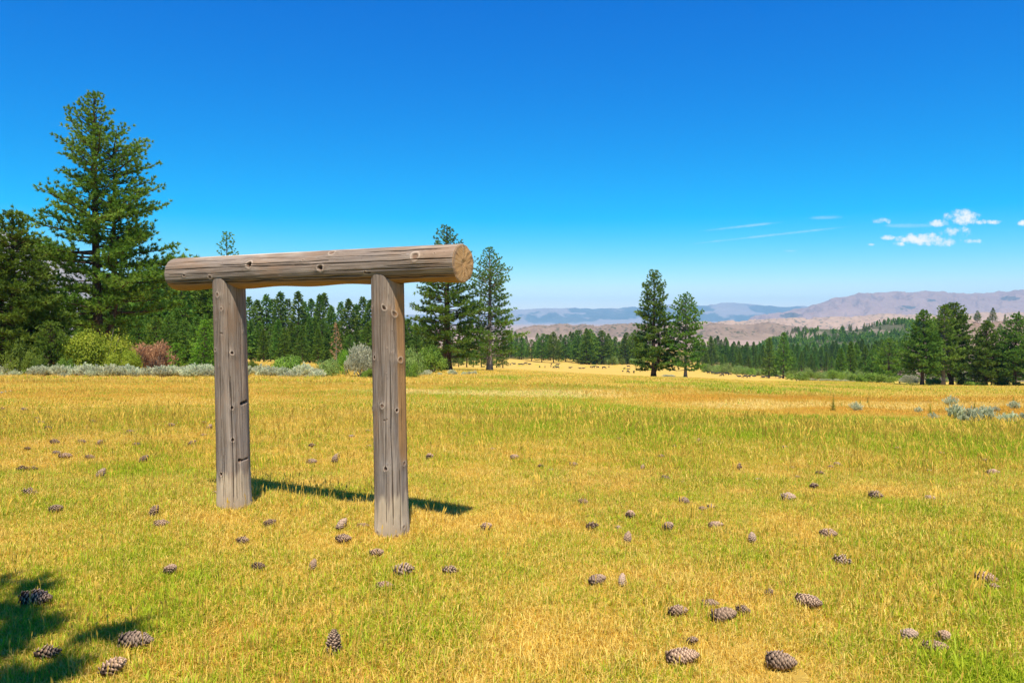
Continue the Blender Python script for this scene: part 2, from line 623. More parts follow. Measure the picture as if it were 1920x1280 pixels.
def hill(name, pts, D, front, back, foot_py, amp, size, mat, seed, nx=260, ny=70, veg=(), label=None, taper=60):
    pts = np.array(pts, float)

    def surf(px, s):
        px = np.asarray(px, float)
        s = np.asarray(s, float)
        wob = (vn(px, px * 0, 60, seed) - .5) * .3
        Y = D + np.where(s < 0, s * front, s * back) + wob * front * .5
        X = (px - 960) / F * Y
        zr = np.interp(px, pts[:, 0], [zat(p, D) for p in pts[:, 1]])
        foot = zat(foot_py, D) - 10 * D / 10000 - D * .004
        q = 1 - np.abs(s)
        edge = sstep(px, pts[0, 0], pts[0, 0] + taper) * (1 - sstep(px, pts[-1, 0] - 100, pts[-1, 0]))
        shp = q ** 1.25 * edge
        q = q * edge
        rid = fbm(X, Y * .55, size, seed, 5)
        rid = 1 - np.abs(rid * 2 - 1) * 2
        zz = foot + (zr - foot) * shp + rid * amp * np.clip(q * (1.02 - q) * 4, 0.0, 1) + (fbm(X, Y, size * .3, seed + 5, 4) - .5) * amp * .5 * q
        return X, Y, zz
    HILLS[name + str(seed)] = surf
    px = np.linspace(pts[0, 0], pts[-1, 0], nx)
    s = np.linspace(-1, 1, ny)
    PXg, S = np.meshgrid(px, s, indexing='ij')
    X, Y, Z = surf(PXg, S)
    b = MB()
    i = np.arange(nx - 1)[:, None] * ny
    j = np.arange(ny - 1)[None]
    f = np.stack([i + j, i + ny + j, i + ny + j + 1, i + j + 1], -1).reshape(-1, 4)
    b.add(np.stack([X, Y, Z], -1).reshape(-1, 3), f)
    me = b.mesh(name, mat, True)
    va = np.zeros(X.size)
    # forest and scrub cover in irregular patches on the slopes
    zp = 640 + F * (-(Z.ravel() - CAMZ) / Y.ravel() - math.tan(PITCH)) / (1 - (Z.ravel() - CAMZ) / Y.ravel() * math.tan(PITCH))
    for (cx, cy, rx, ry, a) in veg:
        nn = fbm(X.ravel(), Y.ravel() * .6, size * .5, seed + 3, 4)
        va = np.maximum(va, a * .55 * np.clip(1.5 - np.hypot((PXg.ravel() - cx) / rx, (zp - cy) / ry), 0, 1) * (.2 + 1.5 * nn))
    fattr(me, 'veg', va)
    o = obj(name, me)
    tag(o, label, kind='structure')
    return o


mt_blue = hill_mat('far_range', (.20, .18, .19), (.34, .28, .26), (.04, .07, .08), .36, 3500, 600, 0, 60)
mt_pink = hill_mat('dry_mountain', (.22, .145, .13), (.42, .285, .235), (.05, .07, .07), .0, 2500, 350, 0, 120)
mt_tan = hill_mat('tan_hills', (.30, .19, .12), (.52, .36, .24), (.07, .08, .045), -.02, 900, 120, 45, 25)
mt_brown = hill_mat('brown_hills', (.15, .105, .075), (.34, .245, .175), (.05, .065, .03), .0, 500, 60, 22, 8)
mt_jun = hill_mat('juniper_hill', (.16, .125, .09), (.38, .30, .23), (.035, .06, .02), .75, 120, 14, 9, 2.5)
mt_rock = hill_mat('rocky_hill', (.14, .09, .07), (.36, .27, .21), (.05, .075, .025), .15, 40, 6, 5, 1.2)
mt_grey = hill_mat('grey_mountain', (.22, .20, .19), (.40, .37, .35), (.07, .09, .05), -.1, 300, 60, 20, 8)

hill('mountain', [(-300, 604), (300, 598), (640, 601), (800, 594), (900, 590), (960, 583), (1020, 579), (1075, 577), (1110, 580), (1150, 578),
                  (1200, 576), (1240, 572), (1257, 569), (1285, 575), (1310, 575), (1340, 572), (1385, 568), (1430, 573), (1490, 575), (1560, 576), (1700, 580), (2300, 585)],
     19500, 2800, 1800, 607, 190, 900, mt_blue, 1, 420, 60,
     veg=((1060, 592, 120, 12, .3), (1180, 590, 90, 12, .25), (1455, 580, 40, 7, .5), (1360, 596, 90, 9, .4), (1310, 580, 30, 7, .3)))
hill('mountain', [(1380, 606), (1440, 598), (1490, 583), (1520, 574), (1560, 562), (1610, 551), (1640, 549), (1680, 549), (1725, 546), (1780, 551), (1830, 552), (1880, 548), (1920, 544), (2050, 540), (2400, 560)],
     12500, 3200, 1500, 613, 170, 520, mt_pink, 11, 420, 90,
     veg=((1700, 578, 24, 7, .5), (1740, 564, 14, 4, .4), (1895, 559, 20, 4, .45), (1560, 588, 40, 4, .3), (1480, 591, 30, 7, .4), (1720, 590, 30, 4, .3)))
hill('hill', [(1200, 622), (1300, 612), (1420, 604), (1480, 601), (1560, 597), (1600, 598), (1650, 592), (1690, 590), (1760, 594), (1830, 590), (1870, 586), (1960, 588), (2300, 590)],
     6500, 1500, 900, 621, 75, 260, mt_tan, 3, 360, 80)
hill('hill', [(940, 624), (1000, 616), (1060, 610), (1130, 613), (1190, 609), (1240, 616), (1300, 611), (1340, 607), (1370, 612), (1400, 613), (1420, 609), (1438, 606), (1460, 610), (1480, 616), (1520, 623), (1580, 627)],
     3200, 700, 500, 632, 34, 110, mt_brown, 5, 300, 80)
hill('hill', [(1400, 646), (1450, 636), (1490, 624), (1530, 617), (1580, 619), (1620, 616), (1650, 608), (1680, 603), (1720, 606), (1760, 611), (1800, 606), (1850, 606), (2050, 600)],
     1250, 330, 250, 652, 9, 55, mt_jun, 6, 300, 80)
hill('hill', [(1640, 668), (1700, 648), (1730, 632), (1770, 612), (1800, 602), (1820, 600), (1845, 606), (1880, 601), (1920, 596), (2100, 580), (2300, 600)],
     520, 170, 110, 690, 3.0, 22, mt_rock, 8, 240, 80)
hill('mountain', [(-900, 420), (-500, 412), (-200, 414), (0, 426), (60, 452), (100, 468), (150, 500), (220, 540), (320, 565), (420, 588), (520, 610)],
     2600, 900, 400, 660, 40, 260, mt_grey, 9, 300, 90)

# ------------------------------------------------------------------ materials of plants and wood
def leaf_mat(name, dark, mid, light, trans=.25, rough=.7):
    m = newmat(name)
    t = NT(m)
    a = t.attr('rnd').outputs[2]
    oi = t.new('ShaderNodeObjectInfo')
    c = t.mix(t.rng(a, 0, .5, smooth=False), dark, mid)
    c = t.mix(t.rng(a, .5, 1.0, smooth=False), c, light)
    hs = t.new('ShaderNodeHueSaturation', {'Color': c})
    t.l.new(t.rng(oi.outputs['Random'], 0, 1, .485, .512, False), hs.inputs['Hue'])
    t.l.new(t.rng(oi.outputs['Random'], 0, 1, .84, 1.22, False), hs.inputs['Value'])
    df = t.new('ShaderNodeBsdfPrincipled', {'Base Color': hs.outputs[0], 'Roughness': rough, 'Specular IOR Level': .25})
    tr = t.new('ShaderNodeBsdfTranslucent', {'Color': hs.outputs[0]})
    ms = t.new('ShaderNodeMixShader', {0: trans})
    t.l.new(df.outputs[0], ms.inputs[1])
    t.l.new(tr.outputs[0], ms.inputs[2])
    t.out(ms.outputs[0])
    return m


def bark_mat(name, a, b, sc_=6.0):
    m = newmat(name)
    t = NT(m)
    tcx = t.new('ShaderNodeTexCoord')
    mp = t.new('ShaderNodeMapping', {3: (1, 1, .22)})
    t.l.new(tcx.outputs['Object'], mp.inputs[0])
    n = t.noise(mp.outputs[0], sc_, 6, .7)
    c = t.mix(t.rng(n, .35, .65), a, b)
    bs = t.new('ShaderNodeBsdfPrincipled', {'Base Color': c, 'Roughness': .95, 'Specular IOR Level': .1})
    bp = t.new('ShaderNodeBump', {'Strength': .9, 'Distance': .06, 'Height': n})
    t.l.new(bp.outputs[0], bs.inputs['Normal'])
    t.out(bs.outputs[0])
    return m


m_needle = leaf_mat('pine_needles', (.050, .115, .014), (.110, .225, .024), (.22, .34, .045), .34)
m_needle_y = leaf_mat('pine_needles_warm', (.060, .125, .014), (.135, .245, .024), (.27, .37, .045), .34)
m_needle_d = leaf_mat('pine_needles_deep', (.055, .115, .012), (.120, .225, .020), (.24, .35, .04), .32)
m_needle_yg = leaf_mat('young_pine_needles', (.08, .18, .014), (.16, .34, .024), (.30, .48, .04), .34)
m_dead = leaf_mat('dead_needles', (.34, .17, .08), (.55, .30, .15), (.68, .42, .24), .2)
m_willow = leaf_mat('willow_leaves', (.13, .21, .014), (.28, .37, .022), (.46, .50, .045), .36)
m_willow_d = leaf_mat('shrub_leaves_dark', (.07, .13, .014), (.15, .24, .024), (.27, .35, .04), .34)
m_mid = leaf_mat('shrub_leaves_mid', (.10, .18, .02), (.22, .35, .04), (.38, .50, .08), .34)
m_willow_p = leaf_mat('shrub_leaves_pale', (.13, .20, .045), (.26, .37, .08), (.42, .52, .15), .34)
m_greyw = leaf_mat('shrub_leaves_grey', (.26, .27, .16), (.44, .44, .29), (.62, .60, .42), .25)
m_sage = leaf_mat('sage_leaves', (.38, .41, .22), (.58, .60, .36), (.78, .78, .52), .25, .9)
m_bark = bark_mat('pine_bark', (.035, .025, .018), (.14, .085, .055), 5.0)
m_bark_g = bark_mat('pale_bark', (.13, .10, .08), (.36, .30, .25), 7.0)
m_stick = bark_mat('grey_stick', (.20, .16, .13), (.50, .44, .38), 9.0)


# weathered peeled logs of the frame
m_log = newmat('weathered_log')
t = NT(m_log)
tcx = t.new('ShaderNodeTexCoord')
ob_ = tcx.outputs['Object']


def mapped(sx, sy, sz):
    mp = t.new('ShaderNodeMapping', {3: (sx, sy, sz)})
    t.l.new(ob_, mp.inputs[0])
    return mp.outputs[0]


fine = t.noise(mapped(105, 105, 2.6), 1.0, 6, .7, .3)
mid = t.noise(mapped(26, 26, .9), 1.0, 5, .6, .5)
broad = t.noise(mapped(7, 7, 2.0), 1.0, 4, .6)
speck = t.noise(mapped(60, 60, 45), 1.0, 3, .6)
c = t.mix(t.rng(mid, .32, .68), (.130, .094, .068), (.300, .235, .185))
c = t.mix(t.math('MULTIPLY', t.rng(fine, .40, .66), .62), c, (.46, .385, .315))
c = t.mix(t.math('MULTIPLY', t.rng(fine, .42, .32), .42), c, (.085, .055, .038))
c = t.mix(t.math('MULTIPLY', t.rng(broad, .48, .66), .42), c, (.32, .175, .085))
c = t.mix(t.math('MULTIPLY', t.rng(broad, .46, .36), .30), c, (.20, .19, .19))
c = t.mix(t.math('MULTIPLY', t.rng(speck, .36, .28), .5), c, (.08, .06, .05))
st = t.attr('stain_bounce').outputs[2]
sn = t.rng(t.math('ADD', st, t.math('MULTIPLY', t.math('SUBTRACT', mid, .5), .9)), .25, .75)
c = t.mix(t.math('MULTIPLY', sn, .82), c, t.mix(fine, (.30, .135, .035), (.52, .29, .10)))  # orange of stained wood, and of bounce light painted under the cross log
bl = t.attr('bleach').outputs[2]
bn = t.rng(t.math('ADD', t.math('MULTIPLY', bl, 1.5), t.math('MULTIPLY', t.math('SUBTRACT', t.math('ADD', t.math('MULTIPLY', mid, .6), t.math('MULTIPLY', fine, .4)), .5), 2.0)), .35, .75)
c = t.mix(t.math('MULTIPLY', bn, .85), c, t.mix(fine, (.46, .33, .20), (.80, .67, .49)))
kn = t.attr('knot').outputs[2]
c = t.mix(t.rng(kn, .3, .9, 0, .75), c, (.60, .47, .36))
kc = t.attr('core').outputs[2]
c = t.mix(kc, c, t.mix(speck, (.055, .030, .018), (.26, .11, .05)))
ck = t.attr('crack').outputs[2]
c = t.mix(t.rng(ck, .2, .85, 0, .93), c, (.022, .015, .011))
c = t.mix(t.rng(t.noise(mapped(3.0, 3.0, 1.4), 1.0, 4, .6), .38, .62, .0, .42), c, (.150, .105, .075))
bs = t.new('ShaderNodeBsdfPrincipled', {'Base Color': c, 'Roughness': .82, 'Specular IOR Level': .15})
hgt = t.math('ADD', t.math('MULTIPLY', fine, .7), t.math('MULTIPLY', mid, .6))
bp = t.new('ShaderNodeBump', {'Strength': .8, 'Distance': .008, 'Height': hgt})
t.l.new(bp.outputs[0], bs.inputs['Normal'])
t.out(bs.outputs[0])

m_endg = newmat('sawn_end_grain')
t = NT(m_endg)
tcx = t.new('ShaderNodeTexCoord')
sp_ = t.new('ShaderNodeSeparateXYZ')
nzv = t.new('ShaderNodeTexNoise', {'Scale': 5.0, 'Detail': 3.0})
t.l.new(tcx.outputs['Object'], nzv.inputs['Vector'])
t.l.new(tcx.outputs['Object'], sp_.inputs[0])
rad_ = t.math('SQRT', t.math('ADD', t.math('POWER', t.math('ADD', sp_.outputs[0], .015), 2.0), t.math('POWER', t.math('ADD', sp_.outputs[1], -.01), 2.0)))
rg = t.math('SINE', t.math('MULTIPLY', t.math('ADD', rad_, t.math('MULTIPLY', nzv.outputs[0], .012)), 620.0))
c = t.mix(t.rng(rg, -1, 1), (.34, .165, .055), (.66, .41, .18))
ang = t.math('ARCTAN2', t.math('ADD', sp_.outputs[1], -.01), t.math('ADD', sp_.outputs[0], .015))
an = t.new('ShaderNodeTexNoise', {'Scale': 1.0, 'Detail': 5.0, 'Roughness': .7})
cbx = t.new('ShaderNodeCombineXYZ')
t.l.new(t.math('MULTIPLY', ang, 4.5), cbx.inputs[0])
t.l.new(t.math('MULTIPLY', rad_, 5.0), cbx.inputs[1])
t.l.new(cbx.outputs[0], an.inputs['Vector'])
c = t.mix(t.rng(an.outputs[0], .55, .72, 0, .8), c, (.70, .57, .42))
c = t.mix(t.rng(an.outputs[0], .47, .36, 0, .9), c, (.10, .05, .022))
c = t.mix(t.rng(rad_, .11, .145, 0, .6), c, (.22, .16, .12))
bs = t.new('ShaderNodeBsdfPrincipled', {'Base Color': c, 'Roughness': .85, 'Specular IOR Level': .15})
bp = t.new('ShaderNodeBump', {'Strength': .5, 'Distance': .004, 'Height': an.outputs[0]})
t.l.new(bp.outputs[0], bs.inputs['Normal'])
t.out(bs.outputs[0])

# ------------------------------------------------------------------ the log frame: two posts and a cross log
PR = np.array([-.885, 5.46])
PL = np.array([-2.345, 6.26])
AX = (PR - PL) / np.linalg.norm(PR - PL)           # along the beam, towards its near right end
BEAM_R = 0.142
BEAM_Z = CAMZ + 0.352
frame = obj('log_frame', None, loc=((PR[0] + PL[0]) / 2, (PR[1] + PL[1]) / 2, 0.0))
tag(frame, 'weathered grey log frame of two posts carrying one thick cross log', 'log frame')
FO = np.array([(PR[0] + PL[0]) / 2, (PR[1] + PL[1]) / 2, 0.0])


def log_mesh(name, L, rfun, knots, cracks, nth, nz, seed, cfun=None, shade=None, ends=False, pits=()):
    """log along local z; knots (theta,z,size,kind), cracks (theta0,z0,z1,width,wiggle)"""
    th = np.linspace(0, 2 * math.pi, nth, endpoint=False)
    z = np.linspace(0, L, nz)
    Z, T = np.meshgrid(z, th, indexing='ij')
    r = rfun(Z, T)
    r = r * (1 + .02 * np.sin(2 * T + Z * 1.1 + seed) + .014 * np.sin(3 * T - Z * 1.9 + seed * 2))
    cx_, sy_ = np.cos(T) * 7, np.sin(T) * 7
    r = r + (fbm(cx_ + seed, sy_ * 1.0 + Z * .9, 3.0, seed, 4) - .5) * .016
    # shallow long grooves
    gv = fbm(T * 11 + seed + np.sin(T), Z * .9, .9, seed + 2, 3)
    r = r - sstep(np.abs(np.sin(T * 3 + seed) * .5 + gv), .55, .0) * .0
    r = r + (fbm(np.cos(T) * 40, np.sin(T) * 40 + Z * 1.5, 3.2, seed + 4, 3) - .5) * .0035
    knot = np.zeros_like(r)
    core = np.zeros_like(r)
    crack = np.zeros_like(r)
    for (t0, z0, s_, kd) in knots:
        s_ = s_ * 1.18
        dt = (T - t0 + math.pi) % (2 * math.pi) - math.pi
        ds = dt * r
        dz = Z - z0
        e = np.hypot(ds, dz * .85) / s_
        e = e * (1 + .06 * np.sin(np.arctan2(dz, ds) * 3 + z0 * 9))
        swell = np.exp(-(e / 2.3) ** 2)
        r = r + swell * s_ * .34
        ring = np.exp(-((e - 1.0) / .28) ** 2) * (.55 + .6 * vn(T * 30, Z * 40, 1, seed))
        r = r + ring * s_ * .10
        knot = np.maximum(knot, ring)
        cc = 1 - sstep(e, .45, .75)
        core = np.maximum(core, cc * (.95 if kd == 'hole' else .55))
        r = r - cc * s_ * (.55 if kd == 'hole' else .18)
        if kd == 'hole':
            crack = np.maximum(crack, 1 - sstep(e, .3, .62))
    for (t0, z0, z1, w, wig) in cracks:
        w = w * 1.45
        ph = z0 * 7 + t0
        tc_ = t0 + wig * (fbm(Z * 1.0, Z * 0 + ph, .45, seed + 7, 3) - .5) * 2
        dt = (T - tc_ + math.pi) % (2 * math.pi) - math.pi
        ww = w * sstep(Z, z0, z0 + .15) * (1 - sstep(Z, z1 - .15, z1)) * (.5 + fbm(Z, Z * 0 + ph + 3, .2, seed, 2))
        e = np.abs(dt * r) / np.maximum(ww, 1e-5)
        m = np.where(ww > 1e-4, 1 - sstep(e, .35, 1.0), 0)
        r = r - m * np.minimum(w * 2.2, .02)
        crack = np.maximum(crack, m)
    for (t0, z0, sx, sz, dep, tilt) in pits:
        dt = (T - t0 + math.pi) % (2 * math.pi) - math.pi
        ds, dz = dt * r, Z - z0
        dz = dz - tilt * ds
        e = np.maximum(np.abs(ds) / sx, np.abs(dz) / sz) + (fbm(ds, dz, .012, 5, 2) - .5) * .5
        m = 1 - sstep(e, .7, 1.0)
        r = r - m * dep
        core = np.maximum(core, m * .8)
        crack = np.maximum(crack, m * np.where(dz > 0, .9, .25))
    X, Y = r * np.cos(T), r * np.sin(T)
    ZZ = Z.copy()
    if cfun is not None:
        X, Y, ZZ = cfun(X, Y, Z, T)
    b = MB()
    i = np.arange(nz - 1)[:, None] * nth
    j = np.arange(nth)[None]
    j2 = (j + 1) % nth
    f = np.stack([i + j, i + j2, i + nth + j2, i + nth + j], -1).reshape(-1, 4)
    b.add(np.stack([X, Y, ZZ], -1).reshape(-1, 3), f)
    nbody = len(f)
    rings = []
    if ends:
        for (row, sgn) in ((0, 1), (nz - 1, -1)):
            base = np.stack([X[row], Y[row], ZZ[row]], -1)
            c0 = base.mean(0)
            prev = row * nth
            for q, fr in enumerate((.93, .75, .5, .25)):
                ring = c0 + (base - c0) * fr
                ring[:, 2] += sgn * (-.004 if q == 0 else -.006) + (vn(ring[:, 0], ring[:, 1], .02, seed) - .5) * .004
                st = b.n
                b.add(ring, np.zeros((0, 4), int))
                k = np.arange(nth)
                k2 = (k + 1) % nth
                ff = np.stack([prev + k, st + k, st + k2, prev + k2], -1)
                if sgn < 0:
                    ff = ff[:, ::-1]
                b.f4.append(ff)
                prev = st
            st = b.n
            b.add(c0[None], np.zeros((0, 4), int))
            k = np.arange(nth)
            k2 = (k + 1) % nth
            ff = np.stack([prev + k, np.full(nth, st), prev + k2], -1)
            if sgn < 0:
                ff = ff[:, ::-1]
            b.f3.append(ff)
    me = b.mesh(name, m_log, True)
    npad = len(me.vertices) - r.size
    pad = lambda a: np.concatenate([a.ravel(), np.zeros(npad)])
    stain_bounce, bleach = shade(X, Y, ZZ, T, Z)
    for nm_, ar in (('knot', knot), ('core', core), ('crack', crack), ('stain_bounce', stain_bounce), ('bleach', bleach)):
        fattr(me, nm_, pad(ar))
    if ends:
        me.materials.append(m_endg)
        n3, n4 = sum(len(x) for x in b.f3), sum(len(x) for x in b.f4)
        mi = np.zeros(n3 + n4, np.int32)
        mi[:n3] = 1
        mi[n3 + nbody:] = 1
        me.polygons.foreach_set('material_index', mi)
        sm = np.ones(n3 + n4, bool)
        sm[:n3] = False
        sm[n3 + nbody:] = False
        me.polygons.foreach_set('use_smooth', sm)
    return me


def post(P, R0, R1, knots_px, cracks_px, pits_px, xb, xt, hw, yb, yt, seed, lean, label, stain_fn):
    """knots given in photo pixels on the post's face"""
    to_cam = math.atan2(-P[1], -P[0])          # direction from post to camera
    H = BEAM_Z + .02
    zg = gh(P[0], P[1]) - .12
    L = H - zg

    def thz(px, py):
        f_ = (py - yt) / (yb - yt)
        xc = xt + (xb - xt) * f_
        s_ = max(-.97, min(.97, (px - xc) / hw))
        z_ = zat(py, P[1] - .11) - zg
        return to_cam + math.asin(s_), z_
    kn_ = [(*thz(x, y), s_, k_) for (x, y, s_, k_) in knots_px]
    ck_ = []
    for (x, y0, y1, w, wg) in cracks_px:
        a, z1 = thz(x, y0)
        _, z0 = thz(x, y1)
        ck_.append((a, z0, z1, w, wg))
    pt_ = []
    for (x, y, sx, sz, dep, tilt) in pits_px:
        a, z0 = thz(x, y)
        pt_.append((a, z0, sx, sz, dep, tilt))

    def rf(Z, T):
        f_ = Z / L
        return R0 + (R1 - R0) * f_ + .006 * np.exp(-((Z - .12) / .12) ** 2)

    def cf(X, Y, Z, T):
        # cope the top to the round of the cross log
        u = X * -AX[1] + Y * AX[0]              # offset across the beam
        lo = BEAM_Z - zg - np.sqrt(np.maximum(BEAM_R ** 2 - u ** 2, 0)) + .012
        lip = BEAM_Z - zg - .055
        ztop = np.minimum(lo, lip)
        k = Z / L
        zn = np.where(k > .5, Z + (ztop - L) * ((k - .5) / .5) ** 1.0, Z)
        lx = lean * (Z / L)
        return X + lx, Y, zn

    def sh(X, Y, ZZ, T, Z):
        rel = (T - to_cam + math.pi) % (2 * math.pi) - math.pi
        zw = ZZ + zg
        st_ = stain_fn(rel, zw)
        bl_ = (1 - sstep(zw, .10, .42)) * (.74 + .3 * np.sin(T * 7 + seed)) * (1 + .3 * sstep(rel, .2, .8))
        return st_, bl_
    me = log_mesh('post', L, rf, kn_, ck_, 300, 300, seed, cf, sh, pits=pt_)
    o = obj('post', me, frame, loc=(P[0] - FO[0], P[1] - FO[1], zg))
    if label:
        o['label'] = label
    return o


kr = [(719, 559, .016, 'hole'), (738, 562, .019, 'knot'), (697, 557, .010, 'knot'), (702, 662, .013, 'hole'), (749, 660, .019, 'knot'),
      (735, 646, .006, 'flat'), (716, 760, .015, 'knot'), (743, 769, .012, 'hole'), (698, 767, .013, 'knot'), (723, 691, .004, 'hole'),
      (723, 878, .014, 'hole'), (757, 871, .014, 'knot'), (725, 640, .004, 'hole'), (735, 600, .004, 'hole'), (709, 1000, .013, 'knot'),
      (756, 990, .014, 'knot')]
cr = [(710, 522, 720, .0035, .06), (730, 640, 1000, .003, .08), (737, 540, 640, .0025, .05), (722, 780, 1000, .002, .1), (748, 860, 1010, .003, .06),
      (703, 720, 960, .002, .05), (727, 520, 560, .002, .05), (752, 700, 860, .002, .04)]
post(PR, .1245, .121, kr, cr, [(722, 787, .022, .003, .006, .3)], 735, 726, 32, 1005, 530, 3, -.022,
     'near post with orange staining down its right side',
     lambda rel, z: np.clip(sstep(rel, .32, .68) * sstep(z, .35, .75) * (1 - sstep(z, 1.62, 1.8)) * .95 + sstep(rel, .2, .5) * sstep(z, 1.5, 1.62) * .3, 0, 1) + .05)
kl = [(408, 538, .017, 'knot'), (415, 566, .012, 'flat'), (403, 649, .014, 'hole'), (433, 650, .014, 'hole'), (433, 764, .013, 'hole'),
      (434, 824, .014, 'hole'), (414, 888, .014, 'hole'), (404, 590, .006, 'knot'), (411, 681, .007, 'flat'), (452, 603, .006, 'flat')]
cl = [(409, 560, 955, .0022, .06), (425, 545, 760, .002, .05), (430, 690, 955, .003, .05), (447, 560, 800, .002, .05), (418, 840, 955, .0025, .07),
      (440, 860, 955, .002, .05), (450, 880, 950, .0025, .05)]
pl_ = [(455, 756, .045, .013, .028, .25), (455, 863, .040, .006, .012, .15), (446, 864, .012, .014, .010, 0.0), (416, 616, .024, .004, .006, -.1)]
post(PL, .133, .130, kl, cl, pl_, 437, 428, 30, 955, 545, 8, -.025, 'far post with two notches cut in its right edge',
     lambda rel, z: sstep(rel, .9, 1.2) * .35 + .04)

# cross log
bl0, bl1 = PL - AX * .67, PR + AX * .625
BL = float(np.linalg.norm(bl1 - bl0))
beam_dir = Vector((AX[0], AX[1], 0))
# local frame of the log: z along the beam, x horizontal towards the camera side, y up or down
zx = beam_dir
xx = Vector((AX[1], -AX[0], 0)).normalized()
if xx.y > 0:
    xx = -xx
yy = zx.cross(xx)
BM = Matrix((xx, yy, zx)).transposed()
up_s = 1.0 if yy.z > 0 else -1.0


def beam_tz(px, py):
    """angle and length on the cross log of a photo pixel"""
    # point of the front surface: solve on the plane through the axis facing the camera
    a = (px - 960) / F
    # axis point s: bl0 + AX s ; X/Y = a
    s_ = (a * bl0[1] - bl0[0]) / (AX[0] - a * AX[1])
    p = bl0 + AX * s_
    zc = zat(py, p[1] - .1)
    v_ = max(-.97, min(.97, (zc - BEAM_Z) / BEAM_R))
    return math.asin(v_) * up_s, s_ + .06


bk = [(484, 497, .026, 'hole'), (616, 503, .024, 'hole'), (627, 474, .022, 'knot'), (787, 482, .027, 'knot'), (364, 517, .012, 'hole'),
      (412, 520, .017, 'flat'), (540, 520, .006, 'flat'), (696, 511, .012, 'flat'), (580, 488, .010, 'flat'), (820, 475, .006, 'hole')]
bkn = [(*beam_tz(x, y), s_, k_) for (x, y, s_, k_) in bk]
bcr = []
for (x0, x1, y, w, wg) in ((325, 860, 526, .0055, .10), (684, 845, 470, .006, .14), (318, 600, 501, .003, .06), (330, 520, 513, .002, .05), (560, 860, 491, .003, .05),
                           (480, 700, 520, .003, .06), (640, 870, 505, .0028, .06), (350, 560, 487, .002, .06), (700, 866, 517, .003, .05), (420, 640, 494, .0025, .08),
                           (720, 850, 497, .003, .04), (330, 460, 526, .003, .04), (600, 780, 480, .0025, .08), (770, 868, 486, .004, .04)):
    a, s0 = beam_tz((x0 + x1) / 2, y)
    _, sA = beam_tz(x0, y)
    _, sB = beam_tz(x1, y)
    bcr.append((a, max(sA, -.1), min(sB, BL + .1), w, wg))


def beam_r(Z, T):
    r = BEAM_R * (1.0 - .05 * (Z / BL)) + .0 * T
    vert = np.sin(T) * up_s
    flat = sstep(-vert, .70, 1.0)                     # hewn, flatter underside with a wavy edge
    return r - flat * .010 + .006 * flat * np.sin(Z * 9)


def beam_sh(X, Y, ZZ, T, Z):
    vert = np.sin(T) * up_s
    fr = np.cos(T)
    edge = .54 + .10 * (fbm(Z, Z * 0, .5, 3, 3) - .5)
    st_ = sstep(-vert, edge, edge + .05) * 1.0  # orange underside: unweathered wood, with warm bounce light painted into its colour
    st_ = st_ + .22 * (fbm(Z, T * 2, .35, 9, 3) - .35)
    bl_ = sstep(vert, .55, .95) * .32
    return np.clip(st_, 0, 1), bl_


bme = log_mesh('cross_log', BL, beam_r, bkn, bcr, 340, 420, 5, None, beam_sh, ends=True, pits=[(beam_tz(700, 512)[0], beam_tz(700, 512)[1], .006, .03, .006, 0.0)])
beam = obj('cross_log', bme, frame, loc=(bl0[0] - FO[0], bl0[1] - FO[1], BEAM_Z))
beam.rotation_euler = BM.to_euler()

# ------------------------------------------------------------------ pine cones
m_cone = newmat('cone_scales')
t = NT(m_cone)
a_ = t.attr('rnd').outputs[2]
oi = t.new('ShaderNodeObjectInfo')
c = t.mix(a_, (.030, .013, .006), (.78, .52, .34))
c = t.mix(t.math('MULTIPLY', t.math('POWER', oi.outputs['Random'], 3.0), .4), c, (.42, .33, .26))
hs = t.new('ShaderNodeHueSaturation', {'Color': c})
t.l.new(t.rng(t.math('FRACT', t.math('MULTIPLY', oi.outputs['Random'], 7.3)), 0, 1, .7, 1.25, False), hs.inputs['Value'])
bs = t.new('ShaderNodeBsdfPrincipled', {'Base Color': hs.outputs[0], 'Roughness': .75, 'Specular IOR Level': .2})
t.out(bs.outputs[0])
m_conecore = newmat('cone_core')
t = NT(m_conecore)
t.out(t.new('ShaderNodeBsdfPrincipled', {'Base Color': (.045, .025, .015, 1), 'Roughness': .9}).outputs[0])


